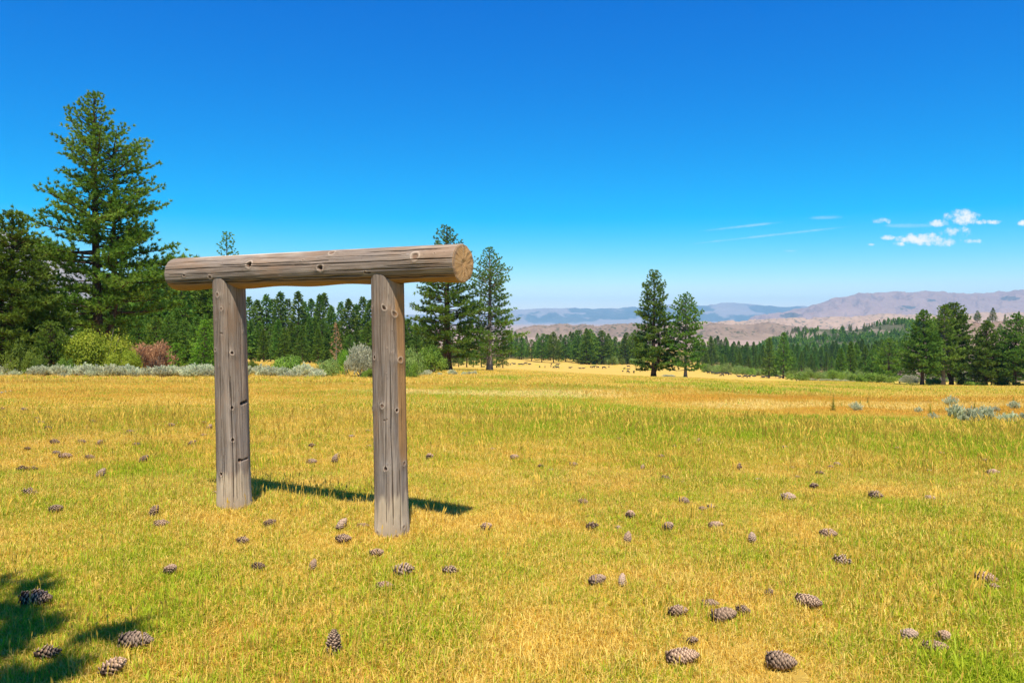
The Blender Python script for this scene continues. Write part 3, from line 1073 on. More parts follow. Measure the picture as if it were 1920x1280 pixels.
def cone_meshes(seed, n, openness, squat, broken=0.0):
    """unit-long cone lying along local x from -0.5 to 0.5, z up"""
    rg = np.random.RandomState(seed)
    prof = lambda s: squat * .5 * np.clip(np.sin(np.clip(s * .93 + .07, 0, 1) ** .72 * math.pi), 0, 1) ** .62 * 1.0
    cb = MB()
    ns = 12
    s = np.linspace(0.0, 1, ns)
    path = np.stack([s - .5, 0 * s, 0 * s], -1)
    cb.tube(path, np.maximum(prof(s) * (.70 - .28 * openness), .012), 10)
    core = cb.mesh('cone_core', m_conecore, True)
    b = MB()
    for i in range(n):
        s_ = (i + .5) / n
        s_ = s_ ** .85
        if rg.rand() < broken:
            continue
        ph = i * 2.39996 + rg.uniform(-.1, .1)
        r0 = prof(s_)
        sz = .108 * (.5 + .75 * math.sin(math.pi * min(1, s_ * .9 + .12))) * rg.uniform(.85, 1.12)
        rad = np.array([0, math.cos(ph), math.sin(ph)])
        tan = np.array([0, -math.sin(ph), math.cos(ph)])
        ax = np.array([1.0, 0, 0])
        tilt = (.35 + .75 * openness) * (1 - .6 * s_) + rg.uniform(-.15, .15)
        d = ax * math.cos(tilt) * (1 if s_ > .1 else .3) + rad * math.sin(tilt)
        d /= np.linalg.norm(d)
        nn_ = np.cross(tan, d)
        base = ax * (s_ - .5 - .03) + rad * r0 * (.70 - .26 * openness)
        L_ = sz * (1.15 + .5 * openness)
        th_ = sz * .10
        w0, w1 = sz * .35, sz * .66
        v = [base - tan * w0 + nn_ * th_, base + tan * w0 + nn_ * th_, base + tan * w0 - nn_ * th_, base - tan * w0 - nn_ * th_,
             base + d * L_ * .72 - tan * w1 + nn_ * th_, base + d * L_ * .72 + tan * w1 + nn_ * th_, base + d * L_ * .72 + tan * w1 - nn_ * th_ * 1.2, base + d * L_ * .72 - tan * w1 - nn_ * th_ * 1.2,
             base + d * L_ + nn_ * th_ * .6, base + d * L_ - nn_ * th_ * 1.6, base + d * L_ * .9 + rad * th_ * 3.2]
        f3 = [(4, 5, 10), (4, 10, 8), (5, 8, 10), (4, 8, 9), (4, 9, 7), (5, 9, 8), (5, 6, 9)]
        f4 = [(0, 1, 5, 4), (3, 7, 6, 2), (0, 4, 7, 3), (1, 2, 6, 5)]
        t_ = rg.uniform(.75, 1.0)
        c_ = np.array([.0, .0, .0, .0, .32, .32, .03, .03, .72, .1, 1.0]) * t_
        st = b.n
        b.add(np.array(v), np.array(f4), c_)
        b.f3.append(np.array(f3) + st)
    return core, b.mesh('scales', m_cone, False)


CV = [cone_meshes(1, 118, .7, .60), cone_meshes(2, 130, .45, .55), cone_meshes(3, 96, 1.0, .74), cone_meshes(4, 74, .95, .70, .28), cone_meshes(5, 120, .55, .64)]


def make_cone(v):
    core, scl = CV[v]
    o = obj('pine_cone', core)
    s_ = obj('scales', scl, o)
    s_['kind'] = 'stuff'
    return o


CONE0 = {}


def place_cone(px, py, size, yaw, v, label, group='pine cones scattered on the grass', pitch=0.0):
    x, y, z = gpix(px, py + size * .12)
    ln = size / F * y * (1.12 if size < 24 else 1.0)
    if v in CONE0:
        o = copy_tree(CONE0[v])
    else:
        o = make_cone(v)
        CONE0[v] = o
    o.name = 'pine_cone'
    rg = random.Random(int(px * 31 + py))
    o.scale = (ln, ln * rg.uniform(.9, 1.15), ln * rg.uniform(.9, 1.1))
    o.rotation_euler = (rg.uniform(0, 6.28), R(pitch) + rg.uniform(-.15, .15), R(yaw))
    rr_ = .5 * (.62, .55, .8, .75, .66)[v] * ln
    o.location = (x, y, z + rr_ * .86 + .008 + abs(math.sin(R(pitch))) * ln * .2)
    tag(o, label, 'pine cone', group)
    return o


CONES = [
    # px, py, size, yaw, variant, label, pitch
    (626, 1226, 46, 100, 2, 'open brown pine cone standing alone at the bottom, below the near post', -62),
    (255, 1212, 60, 15, 1, 'big plump grey-brown cone lying at the edge of the tree shadow'),
    (213, 1262, 48, 60, 2, 'reddish brown open cone cut by the bottom edge, below the big plump one'),
    (90, 1238, 44, 30, 3, 'nearly black cone deep in the tree shadow at the bottom left'),
    (68, 1132, 56, 5, 0, 'dark grey cone lying in the upper part of the tree shadow'),
    (320, 1078, 30, 80, 2, 'round grey cone just right of the shadow fingers'),
    (455, 1022, 24, 30, 3, 'dull grey cone in front of the far post, half sunk in grass'),
    (484, 1070, 22, 10, 2, 'small round cone below the half sunk grey one, left of centre'),
    (289, 970, 25, 70, 2, 'dark upright cone touching a paler lying cone, left of the far post', -40),
    (303, 986, 28, 10, 1, 'pale lying cone with stripes, touching the dark upright one'),
    (105, 960, 24, 20, 2, 'open reddish cone alone in the grass near the left edge'),
    (56, 929, 22, 10, 3, 'flat dark cone nearest the left edge above the tree shadow'),
    (402, 930, 14, 90, 0, 'little dark cone hard against the left side of the far post'),
    (506, 989, 25, 40, 2, 'dark banded cone in the sun right of the foot of the far post'),
    (641, 992, 29, 60, 1, 'dark tightly scaled cone, upper one of the pair left of the near post', -30),
    (644, 1016, 30, 5, 0, 'brown cone lying just under the tightly scaled one'),
    (681, 990, 20, 0, 1, 'pale bleached cone close to the foot of the near post'),
    (706, 1045, 27, 20, 4, 'pinkish cone with a gnawed top below the near post'),
    (587, 1068, 24, 80, 4, 'upright greyish cone between the two post feet, well in front', -50),
    (757, 1080, 40, 10, 3, 'ragged wide open cone right below the near post'),
    (721, 1104, 32, 20, 1, 'grey wedge shaped cone fragment under the ragged one'),
    (844, 1080, 30, 0, 3, 'flat dark grey cone piece alone right of the ragged one'),
    (912, 996, 21, 40, 2, 'small open cone right of the near post, past the beam shadow'),
    (1182, 974, 22, 60, 2, 'dark cone above the other cones of the middle cluster'),
    (1110, 994, 22, 15, 3, 'brown broken cone at the left of the middle cluster'),
    (1160, 994, 13, 40, 4, 'tiny dark cone between two larger ones in the middle cluster'),
    (1253, 995, 28, 50, 2, 'brown round cone with pale scale tips, right in the middle cluster'),
    (1177, 1017, 21, 70, 0, 'pale pinkish cone, lowest of the middle cluster', -40),
    (1342, 991, 29, 10, 1, 'long pale cone lying sideways right of the middle cluster'),
    (1410, 1018, 19, 80, 2, 'small dark upright cone right of the long pale one', -50),
    (1120, 1096, 38, 30, 1, 'larger of two neighbouring cones in the middle foreground'),
    (1167, 1101, 28, 80, 4, 'smooth round cone right beside the larger one in the middle foreground', -40),
    (1271, 1157, 38, 10, 4, 'brown cone with an open right end, left of the half buried three'),
    (1332, 1139, 34, 5, 1, 'half buried cone with only its upper scales showing above the long pale one'),
    (1357, 1162, 52, 15, 1, 'long humped pale cone of the half buried three'),
    (1393, 1154, 28, -15, 3, 'right hand cone of the half buried three, mostly hidden by grass'),
    (1298, 1211, 22, 20, 3, 'small bleached cone just above the biggest cone'),
    (1279, 1243, 62, -5, 1, 'biggest cone with bright scale tips at the bottom of the picture'),
    (1464, 1253, 56, -12, 4, 'large pale brown cone cut close by the bottom edge'),
    (1443, 1116, 18, 30, 3, 'small reddish cone left of the dark leaning one'),
    (1516, 1138, 52, -50, 1, 'dark cone leaning to the lower right with clear scales'),
    (1580, 1059, 34, -45, 3, 'narrow dark open cone lying aslant above the leaning one'),
    (1553, 1007, 32, -5, 0, 'flat pinkish cone low in the grass, above the aslant one'),
    (1704, 1202, 36, 10, 2, 'left cone of the three at the bottom right'),
    (1770, 1204, 36, 30, 4, 'round grey cone at the back of the three at the bottom right'),
    (1753, 1223, 44, -15, 0, 'front cone of the three at the bottom right'),
    (1848, 1093, 38, -25, 0, 'dark ragged cone near the right edge'),
    (1863, 1108, 22, -10, 3, 'loose tail piece of cone below the dark ragged one near the right edge'),
    (1642, 935, 26, -15, 3, 'brown open cone alone in the right field'),
    (1745, 938, 18, -10, 1, 'pale cone sunk in grass, right of the brown open one'),
    (1478, 938, 30, 15, 0, 'broad two tone cone left of the brown open one'),
    (1526, 915, 15, 0, 3, 'small dark cone above and right of the broad two tone one'),
    (1495, 898, 12, 10, 1, 'pale small cone, lower left of the slanting row of five'),
    (1537, 892, 15, 0, 3, 'dark cone in the middle of the slanting row of five'),
    (1558, 879, 11, 0, 0, 'brown cone second from the top of the slanting row of five'),
    (1571, 874, 14, -30, 1, 'pale tilted cone at the top of the slanting row of five'),
    (1485, 880, 9, 0, 1, 'faint tiny cone left of the slanting row of five'),
    (1472, 841, 9, 0, 4, 'tiny grey cone at the edge of the green belt on the right'),
    (1685, 844, 13, 0, 1, 'tiny pale cone inside the green belt, left of centre right'),
    (1766, 852, 9, 0, 1, 'tiny whitish cone inside the green belt farther right'),
    (1862, 891, 22, 0, 0, 'pinkish long cone near the right edge, below the green belt'),
    (1846, 866, 11, 0, 3, 'tiny brown cone just above the pinkish long one'),
    (1742, 885, 10, 0, 1, 'faint cone in the orange grass left of the pinkish long one'),
    (1283, 945, 21, -50, 1, 'round cone above the middle cluster, with pale right side'),
    (1318, 957, 14, 0, 1, 'left half of the touching pair right of the round cone'),
    (1333, 954, 13, 0, 3, 'dark right half of the touching pair'),
    (1093, 948, 17, 0, 2, 'dark low cone above the middle cluster on its left'),
    (1248, 903, 16, -40, 2, 'brown small cone above the round pale sided one'),
    (1281, 908, 12, 0, 1, 'pinkish small cone right of the brown small one'),
    (1205, 881, 12, 60, 1, 'white tipped small cone left of the brown small one', -40),
    (1240, 860, 12, 0, 3, 'tiny dark cone high above the white tipped one'),
    (1386, 882, 13, 60, 3, 'dark upright small cone alone in the yellow field', -40),
    (1421, 904, 13, 0, 1, 'pale small cone right below the dark upright small one'),
    (1309, 831, 11, 60, 1, 'whitish round cone at the upper edge of the yellow field', -40),
    (1161, 825, 9, 0, 1, 'tiny pale cone left of the whitish round one'),
    (1265, 840, 8, 0, 3, 'tiny reddish cone between the whitish round and tiny pale cones'),
    (965, 861, 16, 10, 1, 'pale double lump cone in the field right of the near post'),
    (1036, 886, 14, 10, 1, 'small pinkish cone below the pale double lump'),
    (1014, 879, 12, 0, 3, 'flat dark cone flake left of the small pinkish one'),
    (1075, 875, 14, 0, 0, 'reddish flat cone right of the small pinkish one'),
    (806, 862, 17, 60, 3, 'ragged brown cone beside the near post, in the field behind'),
    (630, 868, 19, 70, 2, 'dark upright cone in the field seen between the posts', -45),
    (585, 870, 17, 20, 1, 'pale pinkish cone left of the dark upright one between the posts'),
    (585, 839, 12, 10, 3, 'grey cone farther back between the posts'),
    (522, 839, 9, 10, 1, 'tiny cone flake farther back, right beside the far post'),
    (659, 820, 10, 10, 1, 'tiny pinkish cone far back between the posts'),
    (690, 811, 9, 10, 0, 'tiny grey cone far back, hard by the left side of the near post'),
    (692, 839, 9, 10, 1, 'tiny pale cone left of the near post, a little nearer'),
    (874, 819, 9, 10, 0, 'tiny pinkish cone far back, right of the near post'),
    (924, 845, 9, 10, 0, 'tiny cone between the pale double lump and the near post'),
    (190, 897, 19, 60, 2, 'dark upright brown cone in the left field', -50),
    (270, 869, 17, 50, 2, 'grey round cone right of the dark upright brown one', -30),
    (42, 884, 17, 10, 3, 'reddish flaky cone, left one of a pair near the left edge'),
    (62, 884, 15, 10, 3, 'reddish flaky cone, right one of a pair near the left edge'),
    (123, 859, 21, 10, 1, 'pale pinkish cone lying in the left field'),
    (169, 861, 15, 10, 1, 'grey flat cone right of the pale pinkish one'),
    (107, 853, 14, 0, 1, 'faint bleached cone sunk behind the pale pinkish one'),
    (103, 833, 15, 10, 0, 'brown cone at the left of the row of three in the left field'),
    (154, 832, 14, 10, 1, 'greyish cone in the middle of the row of three in the left field'),
    (187, 836, 13, 60, 2, 'dark round cone at the right of the row of three in the left field', -30),
    (256, 836, 12, 30, 4, 'small pinkish cone right of the row of three in the left field'),
    (360, 837, 14, 50, 2, 'small dark cone in the field just left of the far post', -20),
    (382, 819, 10, 30, 4, 'tiny brown cone beside the far post, above the small dark one'),
    (393, 806, 12, 60, 2, 'grey upright cone touching the left side of the far post', -30),
    (389, 787, 10, 20, 3, 'dark small cone higher up beside the far post'),
    (383, 796, 11, 10, 3, 'dark flat cone just below the dark small one by the far post'),
    (244, 812, 12, 20, 1, 'pale cone above a broken twig in the left field'),
    (298, 800, 10, 20, 4, 'leftmost cone of the far row of four left of the far post'),
    (307, 796, 10, 20, 3, 'second cone of the far row of four left of the far post'),
    (321, 802, 13, 60, 2, 'darkest cone of the far row of four left of the far post'),
    (333, 797, 11, 25, 1, 'pale tilted cone ending the far row of four left of the far post'),
    (347, 782, 9, 20, 1, 'tiny cone above the far row of four'),
    (372, 781, 8, 20, 1, 'tiny pale cone left of the dark small one by the far post'),
    (221, 772, 8, 20, 1, 'tiny grey cone far off in the golden left field'),
    (174, 795, 13, 10, 2, 'dark flat cone by itself in the far left field'),
    (120, 783, 11, 10, 1, 'pinkish tiny cone, far left field, upper one'),
    (132, 777, 8, 10, 1, 'very small cone next to the pinkish tiny one'),
    (77, 797, 12, 20, 2, 'dark cone topping the heap of four near the left edge'),
    (74, 803, 12, 0, 1, 'pale flat cone under the dark one of the heap near the left edge'),
    (88, 800, 9, 0, 2, 'small round cone at the right side of the heap near the left edge'),
    (91, 807, 13, 0, 2, 'lowest dark cone of the heap near the left edge'),
    (72, 788, 12, 0, 1, 'flaky pale cone behind the heap near the left edge'),
    (45, 771, 10, 10, 2, 'grey small cone far off by the left edge'),
    (3, 771, 10, 10, 2, 'dark small cone at the very left edge'),
    (7, 785, 8, 10, 4, 'tiny cone below the dark small one at the very left edge'),
    (52, 845, 10, 10, 2, 'small dull cone between the heap and the flaky pair at the left'),
]
for e in CONES:
    place_cone(*e[:6], pitch=e[6] if len(e) > 6 else 0.0)

# ------------------------------------------------------------------ conifers
def pine_meshes(seed, H, prof, base_t, nb, tuft_n, nl, nw, tr, mats, sp=.34, tw=.5, up_lo=-.12, up_hi=.75, limbs=False,
                trunks=((0, 0, 1.0),), p=.85, spread=.62, irregular=.25, dens=1.0, kside=6, asym=0.0, tup=.42):
    """returns (trunk mesh, crown mesh, [limb meshes])"""
    rg = np.random.RandomState(seed)
    prof = np.array(prof, float)
    wood = MB()
    tops = []
    for k, (ox, oy, hf) in enumerate(trunks):
        n = 14
        s = np.linspace(0, 1, n)
        wob = .05 * H * .12
        path = np.stack([ox * sstep(s, 0, .35) + wob * (vn(s * 3, s * 0 + k, 1, seed) - .5) * s * 2,
                         oy * sstep(s, 0, .35) + wob * (vn(s * 3, s * 0 + k + 5, 1, seed) - .5) * s * 2, s * H * hf - .3 * (s == 0)], -1)
        rad = tr * (1 if k == 0 else .8) * ((1 - s) ** .85 * .93 + .03) * (1 + .55 * np.exp(-s * H / .55))
        wood.tube(path, rad, 10)
        tops.append((path, hf))
    P, D, RN = [], [], []
    limb_list = []
    for i in range(nb):
        f = (i + rg.rand()) / nb
        t_ = base_t + (.985 - base_t) * f ** p
        ki = i % len(trunks)
        path, hf = tops[ki]
        if t_ > hf:
            path, hf = tops[0]
        az_ = i * 2.39996 + rg.uniform(-.5, .5)
        Rb = np.interp(t_, prof[:, 0], prof[:, 1]) * (1 + rg.uniform(-irregular, irregular * .6)) * (1 + asym * math.cos(az_))
        if rg.rand() < irregular * .3:
            Rb *= .55
        Rb = max(Rb, .12)
        s0 = t_ / hf
        ox = np.interp(s0, np.linspace(0, 1, len(path)), path[:, 0])
        oy = np.interp(s0, np.linspace(0, 1, len(path)), path[:, 1])
        z0 = t_ * H
        a = up_lo + (up_hi - up_lo) * f ** 1.6 + rg.uniform(-.12, .12)
        cup = .16 * (1 - f) + .05
        ns = 7
        ss = np.linspace(0, 1, ns)
        azs = az_ + (vn(ss * 2, ss * 0 + i, 1, seed + 1) - .5) * .6 * ss
        rad_ = Rb * ss * (1 - .12 * max(a, 0))
        bp_ = np.stack([ox + rad_ * np.cos(azs), oy + rad_ * np.sin(azs), z0 + Rb * (a * ss + cup * ss ** 2.2)], -1)
        lr = (.012 + .013 * Rb) * (1 - ss * .85)
        if limbs and Rb > 1.2:
            lb = MB()
            lb.tube(bp_, lr * 1.25, 5)
            limb_list.append(lb)
            tgt = lb
        else:
            wood.tube(bp_, lr, 4, cap=False)
            tgt = wood
        # twigs with tufts
        nt = max(2, int(Rb / tw * dens))
        br = rg.rand()
        st0 = .18 if f > .35 else .30
        for q in range(nt):
            s_ = st0 + (1 - st0) * (q + rg.rand()) / nt
            b0 = np.array([np.interp(s_, ss, bp_[:, c_]) for c_ in range(3)])
            sgn = 1 if q % 2 else -1
            da = az_ + sgn * rg.uniform(.5, 1.15)
            tl = (.34 * Rb * (1.12 - s_) + .22 + .05 * Rb) * rg.uniform(.7, 1.25)
            td = np.array([math.cos(da), math.sin(da), rg.uniform(-.06, tup)])
            m = max(1, int(tl / sp))
            e = (np.arange(m) + .7) / m
            pts = b0 + td * tl * e[:, None]
            pts[:, 2] += .12 * tl * e ** 2
            if limbs and tl > .5:
                tgt.tube(np.stack([b0, b0 + td * tl * .5 + [0, 0, .03 * tl], pts[-1]]), np.array([.018, .012, .006]), 3, cap=False)
            P.append(pts)
            D.append(np.repeat(td[None], m, 0) + [0, 0, .25])
            RN.append(np.clip(.15 + .5 * br + .35 * rg.rand(m), 0, 1))
        ne = max(1, int(Rb / sp * .7))
        e = np.linspace(.45, 1.0, ne + 1)[1:]
        pts = np.stack([np.interp(e, ss, bp_[:, c_]) for c_ in range(3)], -1)
        P.append(pts)
        D.append(np.repeat((bp_[-1] - bp_[-2])[None] / (np.linalg.norm(bp_[-1] - bp_[-2]) + 1e-6), len(pts), 0) + [0, 0, .3])
        RN.append(np.clip(.25 + .5 * br + .3 * rg.rand(len(pts)), 0, 1))
    for path, hf in tops:
        zt = np.linspace(.90, 1.0, 9) * H * hf
        P.append(np.stack([np.full(9, path[-1, 0]), np.full(9, path[-1, 1]), zt], -1))
        D.append(np.repeat([[0, 0, 1.0]], 9, 0))
        RN.append(np.full(9, .5))
    P, D, RN = np.concatenate(P), np.concatenate(D), np.concatenate(RN)
    P = P + rg.randn(*P.shape) * sp * .18
    cr_ = MB()
    cr_.spikes(P, D, tuft_n, nl * 1.1 * (1.05 - .48 * np.clip(P[:, 2] / H, 0, 1) ** 2), nw * 2.0, spread, .15, rg, RN)
    return wood.mesh('trunk', mats[1], True), cr_.mesh('crown', mats[0]), [lb.mesh('limb', mats[1], True) for lb in limb_list]


def tree_obj(meshes, name, label, group=None, cat='tree'):
    o = obj(name, None)
    obj('trunk', meshes[0], o)
    obj('crown', meshes[1], o)
    for lm in meshes[2]:
        obj('limb', lm, o)
    tag(o, label, cat, group)
    return o


def hero(px, top_py, d, seed, prof_px, base_t, nb, name, label, rot=0.0, tr=.3, mats=None, **kw):
    """a tree built for its own place; prof_px = (photo row, half width in px)"""
    X = xat(px, d)
    zg = gh(X, d)
    H = zat(top_py, d) - zg
    ws = kw.pop('ws', 1.0)
    prof = [((zat(py, d) - zg) / H, w * ws / F * d) for py, w in prof_px]
    prof.sort()
    ms = pine_meshes(seed, H, prof, base_t, nb, kw.pop('tuft_n', 13), kw.pop('nl', .26), kw.pop('nw', .035), tr, mats or (m_needle, m_bark), **kw)
    o = tree_obj(ms, name, label)
    o.location = (X, d, zg)
    o.rotation_euler = (0, 0, rot)
    return o


hero(183, 172, 66, 11, ((174, 4), (200, 22), (230, 44), (262, 58), (290, 84), (318, 100), (345, 88), (375, 84), (400, 108), (430, 120), (455, 128), (490, 142), (520, 138),
                        (560, 128), (590, 120), (620, 95), (650, 70)), .15, 225, 'ponderosa_pine',
     'tallest pine on the left, with two dark trunks and open layered boughs', limbs=True, trunks=((0, 0, 1.0), (1.35, .3, .80)), tr=.50,
     mats=(m_needle_y, m_bark), tuft_n=18, nl=.38, nw=.046, sp=.36, tw=.46, irregular=.42, up_hi=.8, rot=.2, dens=1.25, ws=.86, tup=.75)
hero(28, 398, 58, 12, ((398, 4), (430, 26), (470, 44), (510, 60), (560, 78), (620, 92), (670, 90), (690, 60)), .05, 230, 'pine_tree',
     'dense dark green pine at the left edge beside the tallest pine', limbs=True, tr=.36, mats=(m_needle_d, m_bark), nl=.38, tuft_n=18, dens=1.25, nw=.052)
hero(-55, 380, 62, 14, ((380, 4), (430, 36), (500, 66), (600, 90), (680, 80)), .08, 110, 'pine_tree',
     'pine cut off by the left edge, only its right boughs in view', tr=.34, mats=(m_needle_d, m_bark), nl=.30, tuft_n=13, nw=.045)
hero(838, 425, 104, 15, ((425, 4), (440, 15), (460, 22), (490, 36), (520, 48), (545, 62), (575, 58), (600, 72), (630, 68), (650, 60), (672, 56), (682, 30)), .09, 185, 'pine_tree',
     'broad green pine with a thick black trunk rising behind the end of the cross log', limbs=True, tr=.62, mats=(m_needle, m_bark), nl=.42, nw=.060, sp=.42, tw=.5, irregular=.28, rot=1.0, tuft_n=14)
hero(918, 464, 106, 16, ((464, 3), (480, 10), (500, 24), (520, 38), (545, 46), (580, 42), (605, 50), (630, 58), (650, 66), (668, 58), (676, 40)), .10, 165, 'pine_tree',
     'pointed pine with sparse lower boughs, just right of the end of the cross log', limbs=True, tr=.42, mats=(m_needle, m_bark_g), nl=.38, nw=.055, sp=.42, tw=.5, irregular=.34, rot=2.2, tuft_n=13)
hero(1226, 509, 154, 17, ((509, 3), (525, 12), (545, 20), (575, 26), (605, 32), (640, 38), (670, 42), (690, 42), (700, 36)), .06, 185, 'pine_tree',
     'taller of the two lone pines in the middle of the meadow, dense to the ground', limbs=True, trunks=((0, 0, 1.0), (1.5, 0, .55)), tr=.50, mats=(m_needle, m_bark), nl=.58, nw=.090, sp=.48, tw=.52, irregular=.24, up_hi=.9, rot=.6, tuft_n=13)
hero(1286, 552, 151, 18, ((552, 4), (565, 13), (585, 26), (610, 30), (640, 32), (670, 33), (700, 30)), .09, 165, 'pine_tree',
     'shorter looser crowned pine right of the taller lone one', limbs=True, tr=.34, mats=(m_needle, m_bark_g), nl=.50, nw=.085, sp=.48, tw=.6, irregular=.30, rot=.4, tuft_n=14)
hero(1731, 583, 158, 19, ((583, 3), (600, 12), (625, 24), (650, 32), (670, 38), (690, 36), (700, 22)), 0.15, 188, 'pine_tree',
     'leftmost of the big pines on the right, narrow pointed crown on one black trunk', limbs=True, tr=.38, mats=(m_needle, m_bark), nl=.56, nw=.09, sp=.48, tw=.52, rot=.3, tuft_n=13)
hero(1771, 574, 162, 20, ((574, 3), (590, 12), (620, 22), (650, 26), (680, 30), (700, 22)), 0.13, 152, 'pine_tree',
     'pine with a bare grey stretch of trunk, second of the big pines on the right', limbs=True, trunks=((0, 0, 1.0), (.9, .2, .8)), tr=.40, mats=(m_needle_y, m_bark_g), nl=.56, nw=.09, sp=.48, tw=.52, rot=1.3, irregular=.4)
hero(1786, 569, 167, 21, ((569, 3), (585, 16), (610, 28), (640, 34), (670, 38), (700, 26)), 0.11, 217, 'pine_tree',
     'tallest and broadest of the big pines on the right', limbs=True, trunks=((0, 0, 1.0), (1.2, -.3, .7)), tr=.44, mats=(m_needle, m_bark), nl=.58, nw=.095, sp=.48, tw=.52, rot=2.3)
hero(1851, 603, 160, 22, ((603, 3), (620, 11), (645, 24), (675, 34), (700, 32), (715, 20)), 0.06, 188, 'pine_tree',
     'full pine between the tallest right hand pine and the picture edge', limbs=True, tr=.34, mats=(m_needle, m_bark), nl=.56, nw=.09, sp=.48, tw=.52, rot=.9)
hero(1905, 590, 158, 23, ((590, 3), (610, 16), (640, 32), (670, 42), (700, 42), (715, 24)), .08, 150, 'pine_tree',
     'dark full pine partly cut by the right edge', limbs=True, tr=.38, mats=(m_needle, m_bark), nl=.56, nw=.09, sp=.48, tw=.52, rot=1.9)
hero(1668, 636, 196, 24, ((636, 3), (650, 14), (670, 26), (690, 30), (702, 20)), .10, 100, 'pine_tree',
     'round topped lighter pine standing left of the big right hand pines', tr=.3, mats=(m_needle_y, m_bark), nl=.5, nw=.09, sp=.55, tw=.7)
hero(1470, 623, 300, 25, ((623, 2), (640, 6), (665, 13), (690, 17), (697, 12)), .05, 110, 'fir_tree',
     'dark pointed fir standing out before the forest right of centre', tr=.3, mats=(m_needle_d, m_bark), nl=.7, nw=.14, sp=.7, tw=.7, up_hi=.3, irregular=.12)
hero(1443, 633, 305, 26, ((633, 2), (650, 6), (670, 10), (690, 13)), .05, 90, 'fir_tree',
     'slimmer dark fir just left of the pointed one before the forest', tr=.3, mats=(m_needle_d, m_bark), nl=.7, nw=.14, sp=.7, tw=.7, up_hi=.3, irregular=.12)
hero(427, 436, 118, 27, ((436, 3), (455, 13), (480, 17), (520, 26), (580, 34), (650, 36)), .10, 120, 'pine_tree',
     'pine whose pointed top shows above the left end of the cross log', tr=.35, mats=(m_needle_d, m_bark), nl=.42, nw=.065, sp=.45, tw=.6)
hero(383, 602, 60, 28, ((602, 2), (620, 9), (645, 20), (670, 27), (685, 24)), .04, 80, 'young_pine',
     'bright green young pine left of the far post', tr=.07, mats=(m_needle_yg, m_bark), nl=.20, nw=.028, sp=.2, tw=.22, up_hi=1.1, up_lo=.2, tuft_n=12)
hero(329, 646, 61, 29, ((646, 2), (660, 8), (675, 14), (684, 13)), .04, 45, 'young_pine',
     'small airy young pine between the reddish bush and the brighter young pine', tr=.05, mats=(m_needle_yg, m_bark), nl=.18, nw=.024, sp=.2, tw=.22, up_hi=1.1, up_lo=.3, tuft_n=10)
hero(95, 606, 56, 30, ((606, 2), (625, 14), (650, 24), (680, 30), (690, 24)), .03, 95, 'young_fir',
     'dark spiky young fir left of the big yellow-green willow bush', tr=.08, mats=(m_needle_d, m_bark), nl=.22, nw=.03, sp=.22, tw=.24, up_hi=1.3, up_lo=.8, tuft_n=12)

# forest trees: a few kinds, repeated as individuals
CONE_P = ((.02, .17), (.2, .165), (.4, .13), (.6, .095), (.8, .055), (.93, .022), (1, .004))
ROUND_P = ((.1, .14), (.25, .19), (.45, .185), (.65, .14), (.85, .075), (1, .01))
NARROW_P = ((.03, .12), (.3, .115), (.6, .075), (.85, .035), (1, .004))


def scl_prof(p, H):
    return [(a, b * H) for a, b in p]


KINDS_ = []
for q, (pf, mt, bt, nb_, uh) in enumerate(((CONE_P, m_needle_d, .06, 105, .45), (CONE_P, m_needle, .10, 95, .5), (ROUND_P, m_needle_y, .16, 85, .7),
                                          (NARROW_P, m_needle_d, .04, 110, .35), (ROUND_P, m_needle, .14, 90, .6), (NARROW_P, m_needle, .08, 95, .4))):
    KINDS_.append(pine_meshes(100 + q, 20.0, scl_prof(pf, 20), bt * .6, int(nb_ * 1.5), 10, .62, .125, .24, (mt, m_bark), sp=.6, tw=.60, up_hi=uh, irregular=.22, p=.75))
m_deadk = pine_meshes(120, 16.0, scl_prof(NARROW_P, 16), .1, 55, 5, .5, .07, .2, (m_dead, m_bark_g), sp=.7, tw=.9, irregular=.4)
FIRST = {}


def forest_tree(k, px, top, d, label, group, name=None, wide=1.0, Hf=None):
    X = xat(px, d)
    zg = gh(X, d)
    H = (zat(top, d) - zg) if Hf is None else Hf
    if H < 1.5:
        return None
    key = k
    if key in FIRST:
        o = copy_tree(FIRST[key])
    else:
        o = tree_obj(KINDS_[k] if k >= 0 else m_deadk, 'x', label)
        FIRST[key] = o
    base_h = 20.0 if k >= 0 else 16.0
    s = H / base_h
    rg = random.Random(int(px * 7.3 + d * 11))
    o.name = name or ('fir_tree' if k in (0, 3) else ('dead_tree' if k < 0 else 'pine_tree'))
    wv = wide * rg.uniform(.9, 1.15)
    o.scale = (s * wv, s * wv, s)
    o.rotation_euler = (0, 0, rg.uniform(0, 6.28))
    o.location = (X, d, zg - .1)
    if group and ' of the ' not in label[:0]:
        look = ('cone shaped', 'mid green cone shaped', 'round topped', 'narrow dark', 'lush round topped', 'narrow')[k] if k >= 0 else ''
        lo_, hi_ = SPANS.get(group, (0, 0))
        if hi_:
            f_ = (px - lo_) / (hi_ - lo_)
            where_ = ('at the far left', 'left of the middle', 'in the middle', 'right of the middle', 'at the far right')[int(max(0, min(4, f_ * 5)))]
            label = label + ', ' + where_
            if len((look + ' ' + label).split()) <= 16:
                label = (look + ' ' + label).strip()
    tag(o, label, 'tree', group)
    return o


